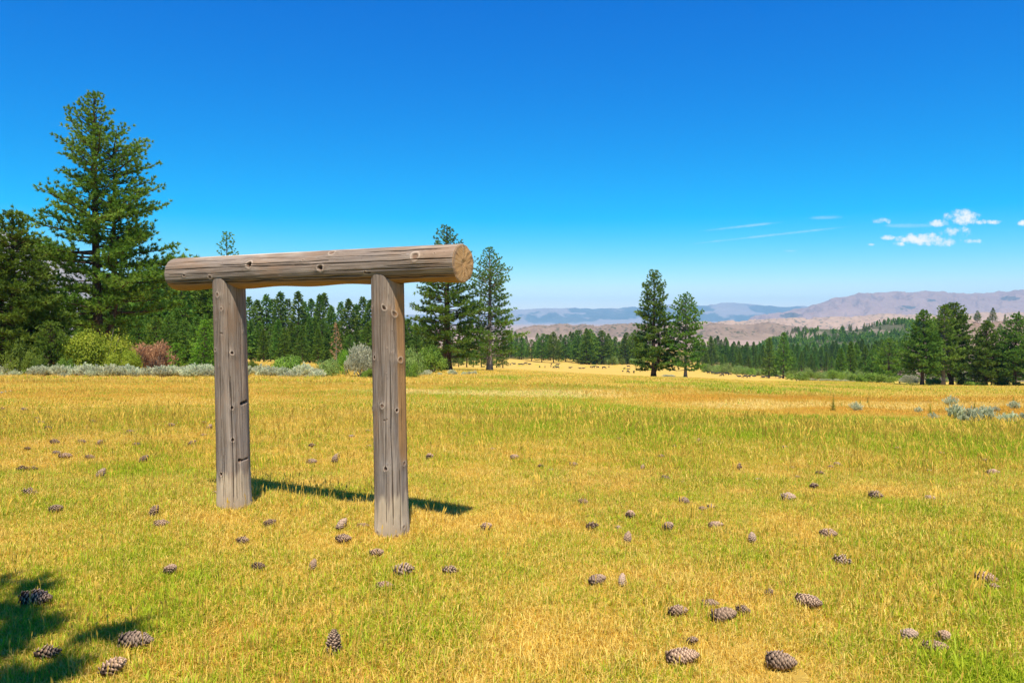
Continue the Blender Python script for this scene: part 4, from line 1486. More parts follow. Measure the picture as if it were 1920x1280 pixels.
SPANS = {'conifers of the forest behind the log frame': (460, 810), 'front conifers of the forest behind the log frame': (458, 815),
         'pines of the wood left of the far post': (190, 420), 'low pines at the edge of the left wood': (200, 410), 'pines behind the left edge pine': (-45, 170),
         'conifers behind the broad pine': (755, 960), 'conifers of the far tree line': (950, 1220), 'taller trees of the far tree line': (1010, 1190),
         'young conifers before the far tree line': (1080, 1215), 'conifers of the dark forest right of centre': (1308, 1740),
         'front conifers of the dark forest right of centre': (1308, 1700), 'dark firs left of the round topped pine': (1570, 1645),
         'smaller pines behind the big right hand ones': (1685, 1935), 'conifers dotted on the juniper hill': (1470, 1760)}
rg = random.Random(5)
# forest seen between the posts and above: rows of firs, tops traced
tops_mid = [(468, 556), (483, 562), (500, 552), (512, 560), (526, 547), (540, 560), (559, 546), (572, 566), (585, 560), (600, 552), (607, 549), (622, 574),
            (640, 566), (655, 560), (668, 570), (681, 556), (694, 562), (708, 570), (722, 575), (735, 580), (750, 590), (765, 598), (778, 604), (790, 600), (804, 610)]
for n_, (px, tp) in enumerate(tops_mid):
    forest_tree((0, 3, 1, 0, 5)[n_ % 5], px, tp, 205 + rg.uniform(0, 45), 'tall conifer on the forest skyline behind the frame', 'conifers of the forest behind the log frame', wide=1.45)
for n_ in range(34):
    px = 462 + n_ * 10.4 + rg.uniform(-4, 4)
    forest_tree((1, 5, 0, 3, 4)[n_ % 5], px, rg.uniform(592, 628), 178 + rg.uniform(0, 22), 'lower conifer in the front forest row behind the frame', 'front conifers of the forest behind the log frame', wide=1.35)
forest_tree(-1, 630, 604, 172, 'reddish brown dead conifer among the green ones between the posts', 'dead conifers')
# left forest between the tallest pine and the far post
for n_ in range(26):
    px = 196 + n_ * 8.6 + rg.uniform(-4, 4)
    forest_tree((2, 4, 1, 2, 0)[n_ % 5], px, (rg.uniform(485, 528) if n_ > 8 else rg.uniform(500, 540)), 105 + rg.uniform(0, 45), 'pine of the thick wood left of the far post', 'pines of the wood left of the far post', wide=1.15)
for n_ in range(12):
    px = 205 + n_ * 18 + rg.uniform(-6, 6)
    forest_tree((4, 1, 2)[n_ % 3], px, rg.uniform(575, 615), 92 + rg.uniform(0, 12), 'low pine fronting the wood left of the far post', 'low pines at the edge of the left wood', wide=1.3)
for n_ in range(12):
    px = -40 + n_ * 18 + rg.uniform(-6, 6)
    forest_tree((4, 1, 0)[n_ % 3], px, rg.uniform(520, 580), 88 + rg.uniform(0, 20), 'pine behind the dense dark one at the left edge', 'pines behind the left edge pine', wide=1.2)
# behind the broad pine, right of the near post
for n_ in range(14):
    px = 762 + n_ * 14 + rg.uniform(-5, 5)
    forest_tree((1, 5, 4, 0)[n_ % 4], px, rg.uniform(622, 640), 240 + rg.uniform(0, 60), 'far conifer behind the broad and the pointed pine', 'conifers behind the broad pine', wide=1.3)
# tree line across the middle
for n_ in range(46):
    px = 955 + n_ * 5.7 + rg.uniform(-3, 3)
    b = 630 + 5 * math.sin(px * .045) + 3 * math.sin(px * .11)
    forest_tree((0, 1, 5, 4)[n_ % 4], px, b + rg.uniform(-9, 6), 480 + rg.uniform(0, 110), 'conifer of the tree line beyond the cattle', 'conifers of the far tree line', wide=1.5)
for n_, (px, tp) in enumerate(((1100, 615), (1106, 617), (1128, 619), (1141, 625), (1038, 622), (1016, 630), (1172, 627), (1186, 624), (1085, 628), (1153, 634))):
    forest_tree((0, 2, 4)[n_ % 3], px, tp, 455 + n_ * 3, 'taller tree of the tree line beyond the cattle', 'taller trees of the far tree line', wide=1.4)
for n_ in range(14):
    px = 1085 + n_ * 9.5 + rg.uniform(-3, 3)
    forest_tree((1, 5)[n_ % 2], px, rg.uniform(658, 666), 470 + rg.uniform(0, 20), 'low young conifer before the far tree line', 'young conifers before the far tree line', wide=1.7)
# right hand forest filling the low ground
for n_ in range(70):
    px = 1312 + n_ * 6.1 + rg.uniform(-3, 3)
    e = np.interp(px, [1310, 1340, 1400, 1450, 1500, 1600, 1740], [636, 632, 640, 652, 646, 640, 630])
    forest_tree((0, 3, 5, 1)[n_ % 4], px, e + rg.uniform(-4, 9), 520 + rg.uniform(0, 170), 'conifer in the dark low forest right of centre', 'conifers of the dark forest right of centre', wide=1.5)
for n_ in range(30):
    px = 1312 + n_ * 13 + rg.uniform(-5, 5)
    forest_tree((3, 0, 1)[n_ % 3], px, rg.uniform(655, 668), 400 + rg.uniform(0, 60), 'conifer fronting the dark forest right of centre', 'front conifers of the dark forest right of centre', wide=1.4)
for n_, (px, tp, d) in enumerate(((1578, 652, 262), (1596, 640, 270), (1606, 642, 275), (1624, 648, 258), (1636, 655, 250), (1640, 645, 300))):
    forest_tree((0, 3, 0, 1, 4)[n_ % 5], px, tp, d, 'fir in the clump left of the lighter pine', 'dark firs left of the round topped pine', wide=1.35)
for n_ in range(13):
    px = 1690 + n_ * 19.5 + rg.uniform(-5, 5)
    forest_tree((4, 1, 2)[n_ % 3], px, rg.uniform(645, 672), 200 + rg.uniform(0, 50), 'smaller pine behind the big right hand pines', 'smaller pines behind the big right hand ones', wide=1.3)

# trees on the juniper hill and the rocky hill
hs_j, hs_r = HILLS['hill6'], HILLS['hill8']
for n_ in range(95):
    px = rg.uniform(1470, 1760)
    s_ = rg.uniform(-.75, -.02) if n_ > 30 else rg.uniform(-.1, .02)
    X, Y, Z = (float(v) for v in hs_j(np.array([px]), np.array([s_])))
    o = forest_tree((4, 1, 5)[n_ % 3], px, 0, Y, 'dark conifer dotted on the rocky juniper hill', 'conifers dotted on the juniper hill', Hf=rg.uniform(6, 11), wide=1.7)
    o.location = (X, Y, Z - .3)
for n_, (px, s_, hgt) in enumerate(((1832, -.02, 8.5), (1861, 0, 10), (1852, -.08, 7), (1884, -.05, 6.5), (1875, -.2, 7), (1800, -.15, 6), (1812, -.35, 7), (1910, -.1, 9), (1778, -.1, 6),
                                    (1760, -.2, 7), (1745, -.3, 7), (1730, -.25, 6), (1700, -.35, 7), (1690, -.5, 7), (1895, -.3, 7), (1840, -.4, 6), (1716, -.6, 8))):
    X, Y, Z = (float(v) for v in hs_r(np.array([px]), np.array([s_])))
    lab = ('lone wind shaped tree on the reddish crest of the rocky hill', 'pointed tree on the crest right of the wind shaped one')[n_] if n_ < 2 else 'tree growing among rocks on the hill behind the right hand pines'
    o = forest_tree((4, 0, 1, 5)[n_ % 4], px, 0, Y, lab, 'trees on the rocky hill', Hf=hgt, wide=1.5)
    o.location = (X, Y, Z - .2)
# the mass of far conifers nobody could count: the wooded slope of the juniper hill and the low ground before it
fb = MB()
rgn = np.random.RandomState(88)
nT = 3600
pxs = rgn.uniform(1330, 1760, nT)
ss_ = np.where(rgn.rand(nT) < .8, rgn.uniform(-.95, .02, nT), rgn.uniform(-.25, .05, nT))
Xj, Yj, Zj = hs_j(pxs, ss_)
gz_ = ground_h(Xj, Yj)
Zj = np.maximum(Zj, gz_)
dens_ = fbm(Xj, Yj, 60, 17, 3)
kp = (dens_ > .41 + .07 * sstep(ss_, -.45, -.1))
n2_ = 420
x2 = rgn.uniform(1300, 1700, n2_)
y2 = rgn.uniform(640, 900, n2_)
X2 = xat(x2, y2)
Xa = np.concatenate([Xj[kp], X2])
Ya = np.concatenate([Yj[kp], y2])
Za = np.concatenate([Zj[kp], ground_h(X2, y2)])
Ha = rgn.uniform(4.5, 9, len(Xa)) * np.where(np.arange(len(Xa)) < kp.sum(), 1, 1.9)
lay = 26
tz = np.tile(np.linspace(.08, .98, lay), len(Xa))
hh_ = np.repeat(Ha, lay)
aa_ = rgn.uniform(0, 6.28, len(tz))
rd_ = (1 - tz) * .22 * hh_ * rgn.uniform(.5, 1.0, len(tz))
pp_ = np.stack([np.repeat(Xa, lay) + rd_ * np.cos(aa_), np.repeat(Ya, lay) + rd_ * np.sin(aa_), np.repeat(Za, lay) + tz * hh_], -1)
fb.spikes(pp_, np.stack([np.cos(aa_) * .7, np.sin(aa_) * .7, 0 * aa_ + .3], -1), 3, 1.4, .9, .6, .1, rgn, np.repeat(rgn.rand(len(Xa)), lay))
tag(obj('distant_forest', fb.mesh('distant_forest', m_needle_d)), 'far dark conifers covering the low ground and the juniper hill', 'forest', kind='stuff')
# boulders on the rocky hill
m_boul = newmat('boulder_rock')
t = NT(m_boul)
tcx = t.new('ShaderNodeTexCoord')
nb_ = t.noise(tcx.outputs['Object'], 1.2, 6, .7)
bsb = t.new('ShaderNodeBsdfPrincipled', {'Base Color': t.mix(nb_, (.16, .10, .075), (.50, .38, .30)), 'Roughness': .95})
t.out(bsb.outputs[0])


def rock_mesh(seed, fx=1.0):
    rg_ = np.random.RandomState(seed)
    b = MB()
    nth, nph = 14, 9
    th = np.linspace(0, 2 * math.pi, nth, endpoint=False)
    ph = np.linspace(.12, math.pi - .12, nph)
    T, P_ = np.meshgrid(th, ph, indexing='ij')
    r = .6 + .8 * (fbm(np.cos(T) * np.sin(P_) * 2 + seed, np.sin(T) * np.sin(P_) * 2 + np.cos(P_), .9, seed, 3) - .3)
    v = np.stack([r * np.cos(T) * np.sin(P_), r * np.sin(T) * np.sin(P_), r * np.cos(P_) * .75], -1).transpose(1, 0, 2).reshape(-1, 3)
    i = np.arange(nph - 1)[:, None] * nth
    j = np.arange(nth)[None]
    j2 = (j + 1) % nth
    b.add(v, np.stack([i + j, i + nth + j, i + nth + j2, i + j2], -1).reshape(-1, 4))
    return b.mesh('rock', m_boul)


ROCKS = [rock_mesh(s) for s in (3, 4, 6)]
for n_ in range(26):
    px = rg.choice((1822, 1822, 1850, 1800, 1700, 1730, 1880)) + rg.gauss(0, 10)
    s_ = rg.uniform(-.5, -.02)
    X, Y, Z = (float(v) for v in hs_r(np.array([px]), np.array([s_])))
    o = obj('boulder', ROCKS[n_ % 3], loc=(X, Y, Z), rot=(rg.uniform(-.3, .3), rg.uniform(-.3, .3), rg.uniform(0, 6)), scale=(rg.uniform(1.2, 3.4),) * 3)
    tag(o, 'reddish brown boulder on the rocky hill behind the right hand pines', 'boulder', 'boulders on the rocky hill')

# the tree whose boughs shade the near grass at the left; it stands behind and left of the viewer
shade_tree = tree_obj(pine_meshes(77, 13.0, [(.30, 2.5), (.42, 4.6), (.52, 5.0), (.66, 3.8), (.8, 2.2), (.92, 1.0), (1, .1)], .36, 220, 20, .34, .08, .30, (m_needle, m_bark),
                                  sp=.32, tw=.36, irregular=.25, limbs=True), 'pine_tree',
                      'pine just outside the picture whose boughs shade the grass at the bottom left')
shade_tree.location = (-6.6, -2.3, gh(-6.6, -2.3))

# ------------------------------------------------------------------ bushes
def bush_mesh(seed, mat, n_lobe=16, n=2600, ln=.09, w=.05, flat=1.0, kind='leaf', stem=True, mstem=None):
    """bush about 2 wide and 1..1.4 tall, unit scale"""
    rg_ = np.random.RandomState(seed)
    b = MB()
    pos, nr, rn = [], [], []
    for k in range(n_lobe):
        a = rg_.uniform(0, 6.28)
        rad = math.sqrt(rg_.rand()) * .68
        hz = (1 - (rad / 1.05) ** 2) * rg_.uniform(.45, .95)
        c_ = np.array([rad * math.cos(a), rad * math.sin(a), hz * .78 + .08])
        if k % 2:
            rad = rg_.uniform(.45, .72)
            c_ = np.array([rad * math.cos(a), rad * math.sin(a), rg_.uniform(.08, .42)])
        lr = rg_.uniform(.24, .40)
        m = n // n_lobe
        d = rg_.randn(m, 3)
        d /= np.linalg.norm(d, axis=1)[:, None]
        d[:, 2] = np.where(d[:, 2] < -.3, -d[:, 2], d[:, 2])
        rr_ = lr * rg_.uniform(.55, 1.06, m)[:, None] * (1 + .25 * np.sin(d[:, :1] * 9 + k))
        pos.append(c_ + d * rr_ * [1, 1, .95 * flat])
        nr.append(d)
        rn.append(np.clip(.25 + .5 * rg_.rand() + .3 * rg_.randn(m) * .6, 0, 1))
    pos, nr, rn = np.concatenate(pos), np.concatenate(nr), np.concatenate(rn)
    pos[:, 2] = np.abs(pos[:, 2]) * 1.0
    if kind == 'leaf':
        b.leaves(pos, nr + rg_.randn(*nr.shape) * .6, ln, w, rg_, rn)
    else:
        b.spikes(pos, nr * .6 + [0, 0, .5], 3, ln, w, .45, .2, rg_, rn)
    fol = b.mesh('foliage', mat)
    s = MB()
    for k in range(12):
        a = rg_.uniform(0, 6.28)
        e = np.array([math.cos(a) * rg_.uniform(.2, .75), math.sin(a) * rg_.uniform(.2, .75), rg_.uniform(.45, .95)])
        p0 = np.array([math.cos(a) * .08, math.sin(a) * .08, -.05])
        mid_ = p0 * .4 + e * .6 + [0, 0, -.08]
        s.tube(np.stack([p0, mid_, e]), np.array([.028, .017, .006]), 4, cap=False)
    return fol, s.mesh('stem', mstem or m_bark_g, True)


BUSH = {
    'willow': bush_mesh(1, m_willow, 34, 15000, .060, .030),
    'green': bush_mesh(2, m_willow_d, 24, 6500, .08, .045),
    'green2': bush_mesh(3, m_willow_d, 20, 5500, .085, .05),
    'pale': bush_mesh(4, m_willow_p, 22, 5600, .08, .045),
    'pale2': bush_mesh(5, m_willow_p, 24, 5400, .09, .045),
    'grey': bush_mesh(6, m_greyw, 26, 5200, .075, .032, kind='spike', mstem=m_stick),
    'mid': bush_mesh(9, m_mid, 24, 6000, .085, .05),
    'dead': bush_mesh(7, m_dead, 24, 5400, .08, .036, kind='spike'),
    'bright': bush_mesh(8, m_needle_yg, 14, 3600, .08, .04),
}
BF = {}


def bush(kind, px, top, hw, d, name, label, group=None, cat='bush', depth=1.0):
    X = xat(px, d)
    zg = gh(X, d)
    H = zat(top, d) - zg
    if kind in BF:
        o = copy_tree(BF[kind])
    else:
        o = obj('x', None)
        obj('foliage', BUSH[kind][0], o)
        obj('stem', BUSH[kind][1], o)
        BF[kind] = o
    o.name = name
    o.location = (X, d, zg)
    w_ = hw / F * d / .98
    o.scale = (w_, w_ * depth, H / 1.02)
    o.rotation_euler = (0, 0, random.Random(int(px * 3 + top)).uniform(0, 6.28) if abs(depth - 1) < .01 else 0)
    tag(o, label, cat, group)
    if group is None and 'group' in o:
        del o['group']
    return o


bush('willow', 186, 607, 66, 58, 'willow_bush', 'big rounded yellow-green willow bush under the tallest pine')
bush('willow', 150, 622, 34, 59.5, 'willow_bush', 'left hand lobe willow bush leaning out behind the big rounded one')
bush('willow', 226, 650, 38, 57, 'willow_bush', 'low right hand willow bush joined to the big rounded one')
bush('green', 42, 642, 34, 55, 'shrub', 'olive green shrub near the left edge before the dense pine')
bush('green2', 64, 655, 22, 54, 'shrub', 'low leafy shrub left of the spiky young fir')
bush('green2', 120, 668, 18, 54.5, 'shrub', 'dark low shrub between the young fir and the willow bush')
bush('dead', 284, 637, 42, 80, 'dead_bush', 'wide reddish brown dead bush right of the big willow bush')
bush('dead', 240, 640, 14, 83, 'dead_bush', 'small reddish brush showing behind the willow bush')
bush('mid', 539, 659, 32, 62, 'shrub', 'rounded green shrub nearer the far post, seen between the posts')
bush('pale', 613, 669, 25, 60, 'shrub', 'grey-green round shrub in the middle between the posts')
bush('grey', 678, 647, 34, 61, 'willow_bush', 'silvery grey willow bush partly behind the near post')
bush('green2', 688, 690, 15, 56, 'shrub', 'small green shrub at the foot of the silvery willow bush')
bush('bright', 645, 650, 16, 64, 'shrub', 'bright green shrub behind the silvery willow bush')
bush('pale2', 772, 652, 26, 62, 'shrub', 'brownish olive shrub just right of the near post')
bush('green2', 768, 678, 18, 60, 'shrub', 'low leafy green shrub just right of the near post')
bush('green', 808, 650, 34, 84, 'shrub', 'dark green shrub left of the broad black trunked pine')
bush('green', 470, 676, 16, 66, 'shrub', 'small green shrub just right of the far post')
bush('mid', 1497, 697, 24, 175, 'shrub', 'dark round shrub at the meadow edge, left one on the right side')
bush('mid', 1570, 688, 17, 215, 'shrub', 'round crowned green shrub on a short trunk')
bush('mid', 1608, 698, 16, 190, 'shrub', 'left hand, smaller shrub of the green rounded pair')
bush('mid', 1628, 694, 22, 188, 'shrub', 'right hand, larger shrub of the green rounded pair')
bush('mid', 1667, 698, 22, 184, 'shrub', 'rounded shrub right of the green rounded pair')
bush('grey', 1706, 703, 18, 178, 'shrub', 'greyish shrub left of the narrow pointed pine trunk')
bush('mid', 1752, 706, 15, 172, 'shrub', 'shrub between the trunks of the right hand pines')
bush('mid', 1832, 711, 20, 160, 'shrub', 'low green shrub right of the tallest right hand pine')
bush('green2', 1812, 706, 16, 166, 'shrub', 'green shrub close under the tallest right hand pine')
bush('green', 1882, 708, 18, 162, 'shrub', 'dark shrub under the pine cut by the right edge')
bush('green2', 1912, 714, 12, 158, 'shrub', 'small shrub in the right edge corner of the meadow')
bush('grey', 1254, 702, 14, 149, 'sagebrush', 'grey scrub at the foot of the taller lone pine')
bush('pale', 1277, 706, 13, 147, 'sagebrush', 'pale green scrub between the two lone pines')
bush('pale', 1342, 684, 9, 330, 'shrub', 'leftmost pale shrub behind the right hand cattle', 'pale willow thicket behind the right hand cattle')
for n_ in range(34):
    px = 1318 + n_ * 9.4 + rg.uniform(-4, 4)
    lvl = np.interp(px, [1310, 1400, 1500, 1640], [690, 697, 702, 700])
    bush(('mid', 'pale2', 'mid', 'pale')[n_ % 4], px, lvl - rg.uniform(5, 14), rg.uniform(7, 14), rg.uniform(355, 400) if px < 1480 else rg.uniform(240, 275), 'shrub',
         'low %s willow shrub in the thicket behind the right hand cattle, %s' % (('green', 'pale', 'green', 'grey-green')[n_ % 4], ('left end', 'middle', 'right end')[n_ * 3 // 34]), 'pale willow thicket behind the right hand cattle')
for n_ in range(16):
    px = 1088 + n_ * 7.6 + rg.uniform(-3, 3)
    bush(('green', 'pale')[n_ % 2], px, rg.uniform(666, 671), rg.uniform(5, 9), rg.uniform(455, 480), 'shrub',
         'low green shrub in the row at the foot of the far tree line', 'low shrubs before the far tree line')

# sagebrush
def sage_mesh(seed, n=190, w=.060, ln=.20, m=5):
    rg_ = np.random.RandomState(seed)
    b, s = MB(), MB()
    P_, D_, RN_ = [], [], []
    for k in range(n):
        a = rg_.uniform(0, 6.28)
        tl = rg_.uniform(0, 1.05) ** .8
        L_ = rg_.uniform(.6, 1.05)
        d = np.array([math.cos(a) * math.sin(tl), math.sin(a) * math.sin(tl), math.cos(tl)])
        e = rg_.uniform(.42, 1.0, m)[:, None]
        p = d * L_ * e
        p[:, 2] = np.abs(p[:, 2]) + .04 * L_
        P_.append(p)
        D_.append(np.repeat((d * .5 + [0, 0, .8])[None], m, 0))
        RN_.append(np.clip(rg_.uniform(.2, .9) + rg_.randn(m) * .12, 0, 1))
        if k % 5 == 0:
            s.tube(np.stack([d * .02, d * L_ * .5 + [0, 0, -.03], d * L_ * .92]), np.array([.03, .016, .006]), 4, cap=False)
    b.spikes(np.concatenate(P_), np.concatenate(D_), 6, ln, w, .35, .2, rg_, np.concatenate(RN_))
    return b.mesh('foliage', m_sage), s.mesh('stem', m_stick, True)


SAGE = [sage_mesh(s, n_) for s, n_ in ((31, 150), (32, 120), (33, 170), (34, 90))]
SF = {}


def sage(k, X, Y, size, hfac, label, group):
    if k in SF:
        o = copy_tree(SF[k])
    else:
        o = obj('sagebrush', None)
        obj('foliage', SAGE[k][0], o)
        obj('stem', SAGE[k][1], o)
        SF[k] = o
    o.name = 'sagebrush'
    o.location = (X, Y, gh(X, Y) - .02)
    o.scale = (size, size, size * hfac)
    o.rotation_euler = (0, 0, rg.uniform(0, 6.28))
    tag(o, label, 'sagebrush', group)
    return o


for n_ in range(170):
    px = rg.uniform(-30, 600) if n_ < 150 else rg.uniform(760, 890)
    f_ = rg.random()
    d = 51.5 + 10 * f_ ** 1.3 + (2.5 if px > 420 else 0) + (14 if px > 740 else 0)
    if 92 < px < 260 and d > 56:
        d = 52 + rg.uniform(0, 3)
    g0_, g1_ = (-30, 410) if px < 410 else ((410, 600) if px < 740 else (760, 890))
    gl = ('grey-green sagebrush in the pale band before the left wood', 'sagebrush band before the left wood') if px < 410 else \
        (('pale sagebrush in the band seen between the posts', 'sagebrush band between the posts') if px < 740 else ('low pale sagebrush under the broad pine', 'sagebrush under the broad pine'))
    sage(n_ % 4, xat(px, d), d, rg.uniform(.38, 1.05) * (1 if px < 740 else .6), rg.uniform(.75, 1.0), gl[0] + ', ' + ('left part', 'middle part', 'right part')[int(max(0, min(2.9, ((px - g0_) / (g1_ - g0_)) * 3)))], gl[1])
for (px, py, s_, k, lab) in ((1782, 764, .30, 3, 'dark tipped sagebrush, highest of the right hand clumps'), (1792, 788, .40, 0, 'left tall pale sagebrush of the right hand clumps'),
                             (1824, 796, .42, 1, 'broad sagebrush in the middle of the right hand clumps'), (1848, 792, .40, 2, 'sagebrush at the right of the broad middle one'),
                             (1806, 795, .26, 3, 'low sagebrush filling between the tall pale and the broad one'), (1881, 795, .28, 3, 'small sagebrush left of the edge pair'),
                             (1896, 797, .32, 1, 'loose sagebrush near the right edge'), (1902, 770, .24, 2, 'small sagebrush above the loose one near the right edge'),
                             (1866, 775, .18, 0, 'tiny round sagebrush above the right hand clumps'), (1750, 789, .22, 3, 'half bare sagebrush left of the right hand clumps'),
                             (1722, 775, .17, 1, 'tiny pale sagebrush far left of the right hand clumps'), (1605, 772, .26, 3, 'slim leaning sagebrush beside the leafy green stalk'),
                             (1614, 771, .10, 0, 'very small sage sprig at the foot of the slim leaning one'), (1918, 790, .22, 2, 'sagebrush cut by the right edge'),
                             (1731, 788, .10, 2, 'sage sprig left of the half bare sagebrush')):
    X, Y, Z = gpix(px, py)
    sage(k, X, Y, s_ * Y / 24.0, 1.25, lab, 'sagebrush clumps in the right meadow')
for n_ in range(20):
    px = 1520 + n_ * 4.2 + rg.uniform(-3, 3)
    d = rg.uniform(176, 196)
    sage(n_ % 4, xat(px, d), d, rg.uniform(.55, .85), .8, 'low pale sagebrush in the strip beyond the brown grass', 'pale sagebrush strip on the right')


# leafy green stalks (mullein)
def stalk_meshes(seed):
    rg_ = np.random.RandomState(seed)
    s, b = MB(), MB()
    s.tube([(0, 0, -.02), (.01, 0, .5), (.0, .01, 1.0)], np.array([.012, .010, .006]), 5)
    n = 60
    z = np.linspace(.03, .97, n)
    a = np.arange(n) * 2.4
    d = np.stack([np.cos(a), np.sin(a), .75 + 0 * a], -1)
    N = n
    L_ = (.22 * (1 - z) + .03)
    pos = np.stack([0 * z, 0 * z, z], -1)
    tan = np.stack([-np.sin(a), np.cos(a), 0 * a], -1)
    v = np.empty((N, 4, 3))
    v[:, 0] = pos
    v[:, 1] = pos + d * (L_ * .5)[:, None] + tan * (L_ * .22)[:, None]
    v[:, 2] = pos + d * L_[:, None] * [1, 1, .7]
    v[:, 3] = pos + d * (L_ * .5)[:, None] - tan * (L_ * .22)[:, None]
    b.add(v.reshape(-1, 3), np.arange(N * 4).reshape(-1, 4), np.repeat(rg_.rand(N), 4))
    return s.mesh('stem', m_willow_d, True), b.mesh('foliage', m_willow_d)


STK = stalk_meshes(4)
for (px, py, top, lab) in ((1562, 773, 740, 'tall dark green leafy stalk in the pale strip of the right meadow'), (1627, 757, 742, 'small green stalk right of the slim leaning sagebrush'),
                           (1744, 784, 756, 'thin green stalk rising from the half bare sagebrush'), (1827, 770, 752, 'dark stalk tip above the broad sagebrush'),
                           (1900, 768, 742, 'yellowish leafy stalk above the loose sagebrush at the right'), (1745, 733, 724, 'tiny stalk on the far side of the right meadow'),
                           (1722, 805, 790, 'short green stalk at the top of the green belt'), (1578, 762, 752, 'tiny yellow green stalk right of the tall dark one'),
                           (1613, 760, 748, 'small yellow green stalk behind the slim leaning sagebrush')):
    X, Y, Z = gpix(px, py)
    h_ = (py - top) / F * Y
    o = obj('leafy_stalk', None, loc=(X, Y, Z), scale=(h_, h_, h_))
    obj('stem', STK[0], o)
    obj('foliage', STK[1], o)
    tag(o, lab, 'plant')

# fallen logs and sticks
def fallen(px0, py0, px1, py1, r, name, label, cat, mat, seed, knobs=0):
    a, b_ = np.array(gpix(px0, py0)), np.array(gpix(px1, py1))
    n = 24
    s = np.linspace(0, 1, n)
    path = a[None] * (1 - s)[:, None] + b_[None] * s[:, None] - a
    path[:, 2] = ground_h(path[:, 0] + a[0], path[:, 1] + a[1]) - a[2] + r * .75 + r * .5 * (vn(s * 6, s * 0, 1, seed) - .5)
    path[:, 1] += (vn(s * 4, s * 0, 1, seed + 2) - .5) * r * 2
    rad = r * (1 - .35 * s) * (.85 + .3 * vn(s * 9, s * 0, 1, seed + 4))
    m = MB()
    m.tube(path, rad, 10)
    rg_ = np.random.RandomState(seed)
    for k in range(knobs):
        q = rg_.randint(2, n - 2)
        dr = np.array([rg_.uniform(-.5, .5), rg_.uniform(-.6, .2), rg_.uniform(.5, 1)])
        m.tube(np.stack([path[q], path[q] + dr * r * 2.2]), np.array([r * .3, r * .12]), 5)
    o = obj(name, m.mesh(name, mat, True), loc=tuple(a))
    tag(o, label, cat)
    return o


fallen(54, 707, 122, 706, .17, 'fallen_log', 'dark broken half of the fallen log before the left sagebrush', 'log', m_stick, 3, 4)
fallen(196, 706, 124, 707, .15, 'fallen_log', 'pale sawn half of the fallen log before the left sagebrush', 'log', m_stick, 4, 3)
fallen(204, 707, 262, 709, .04, 'branch', 'thin pale branch lying right of the fallen log', 'branch', m_stick, 5)
fallen(0, 740, 20, 735, .045, 'branch', 'short dead branch at the left edge beyond the cones', 'branch', m_stick, 6, 3)
fallen(52, 738, 76, 738, .022, 'branch', 'thin white stick in the golden grass at the left', 'branch', m_stick, 7)
fallen(125, 733, 129, 735, .025, 'branch', 'tiny white stick upright in the golden grass at the left', 'branch', m_stick, 8)
fallen(232, 818, 262, 817, .008, 'twig', 'broken dark twig below a pale cone in the left field', 'twig', m_bark_g, 9, 2)
fallen(1870, 767, 1918, 766, .012, 'twig', 'long thin stick lying behind the loose sagebrush at the right', 'twig', m_stick, 10)

# ------------------------------------------------------------------ cattle
m_hide = newmat('black_hide')
t = NT(m_hide)
tcx = t.new('ShaderNodeTexCoord')
bsb = t.new('ShaderNodeBsdfPrincipled', {'Base Color': t.mix(t.noise(tcx.outputs['Object'], 3, 3), (.012, .010, .010), (.032, .025, .023)), 'Roughness': .6})
t.out(bsb.outputs[0])


def cow_mesh(pose):
    v, e, rad = [], [], []

    def chain(pts, start=None):
        prev = start
        for (p_, r_) in pts:
            v.append(p_)
            rad.append(r_)
            if prev is not None:
                e.append((prev, len(v) - 1))
            prev = len(v) - 1
        return prev
    lying = pose == 'lie'
    h = .62 if lying else 1.0
    # root at the middle of the barrel
    chain([((0, 0, h), (.34, .36))])
    rump = chain([((-.40, 0, h + .04), (.33, .35)), ((-.78, 0, h + .10), (.27, .28))], 0)
    sh_ = chain([((.38, 0, h + .02), (.32, .37)), ((.66, 0, h + .10), (.23, .30))], 0)
    if pose == 'graze':
        chain([((.98, 0, h - .16), (.13, .17)), ((1.22, 0, .44), (.11, .13)), ((1.36, 0, .20), (.10, .10)), ((1.40, 0, .06), (.06, .07))], sh_)
    else:
        chain([((.95, 0, h + .32), (.14, .18)), ((1.20, 0, h + .46), (.13, .14)), ((1.44, 0, h + .34), (.09, .10)), ((1.56, 0, h + .28), (.06, .07))], sh_)
    chain([((-.92, 0, h + .02), (.035, .035)), ((-.96, 0, h - .35), (.025, .025)), ((-.95, 0, h - .62 if not lying else .1), (.04, .04))], rump)
    if not lying:
        for sy in (-1, 1):
            chain([((-.72, .18 * sy, .72), (.14, .15)), ((-.66, .19 * sy, .48), (.075, .08)), ((-.78, .19 * sy, .30), (.05, .055)), ((-.74, .19 * sy, .03), (.055, .055))], rump)
            chain([((.56, .18 * sy, .66), (.10, .11)), ((.56, .18 * sy, .38), (.06, .065)), ((.57, .18 * sy, .03), (.052, .052))], sh_)
    me = bpy.data.meshes.new('cow')
    me.from_pydata(v, e, [])
    ob = bpy.data.objects.new('cow_src', me)
    COL.objects.link(ob)
    ob.modifiers.new('s', 'SKIN')
    for k, sv in enumerate(me.skin_vertices[0].data):
        sv.radius = rad[k]
        sv.use_root = (k == 0)
    ss_ = ob.modifiers.new('u', 'SUBSURF')
    ss_.levels = ss_.render_levels = 1
    dg = bpy.context.evaluated_depsgraph_get()
    res = bpy.data.meshes.new_from_object(ob.evaluated_get(dg))
    bpy.data.objects.remove(ob)
    res.materials.clear()
    res.materials.append(m_hide)
    for p_ in res.polygons:
        p_.use_smooth = True
    res.name = 'cow'
    # ears as small leaves joined to the head region
    return res


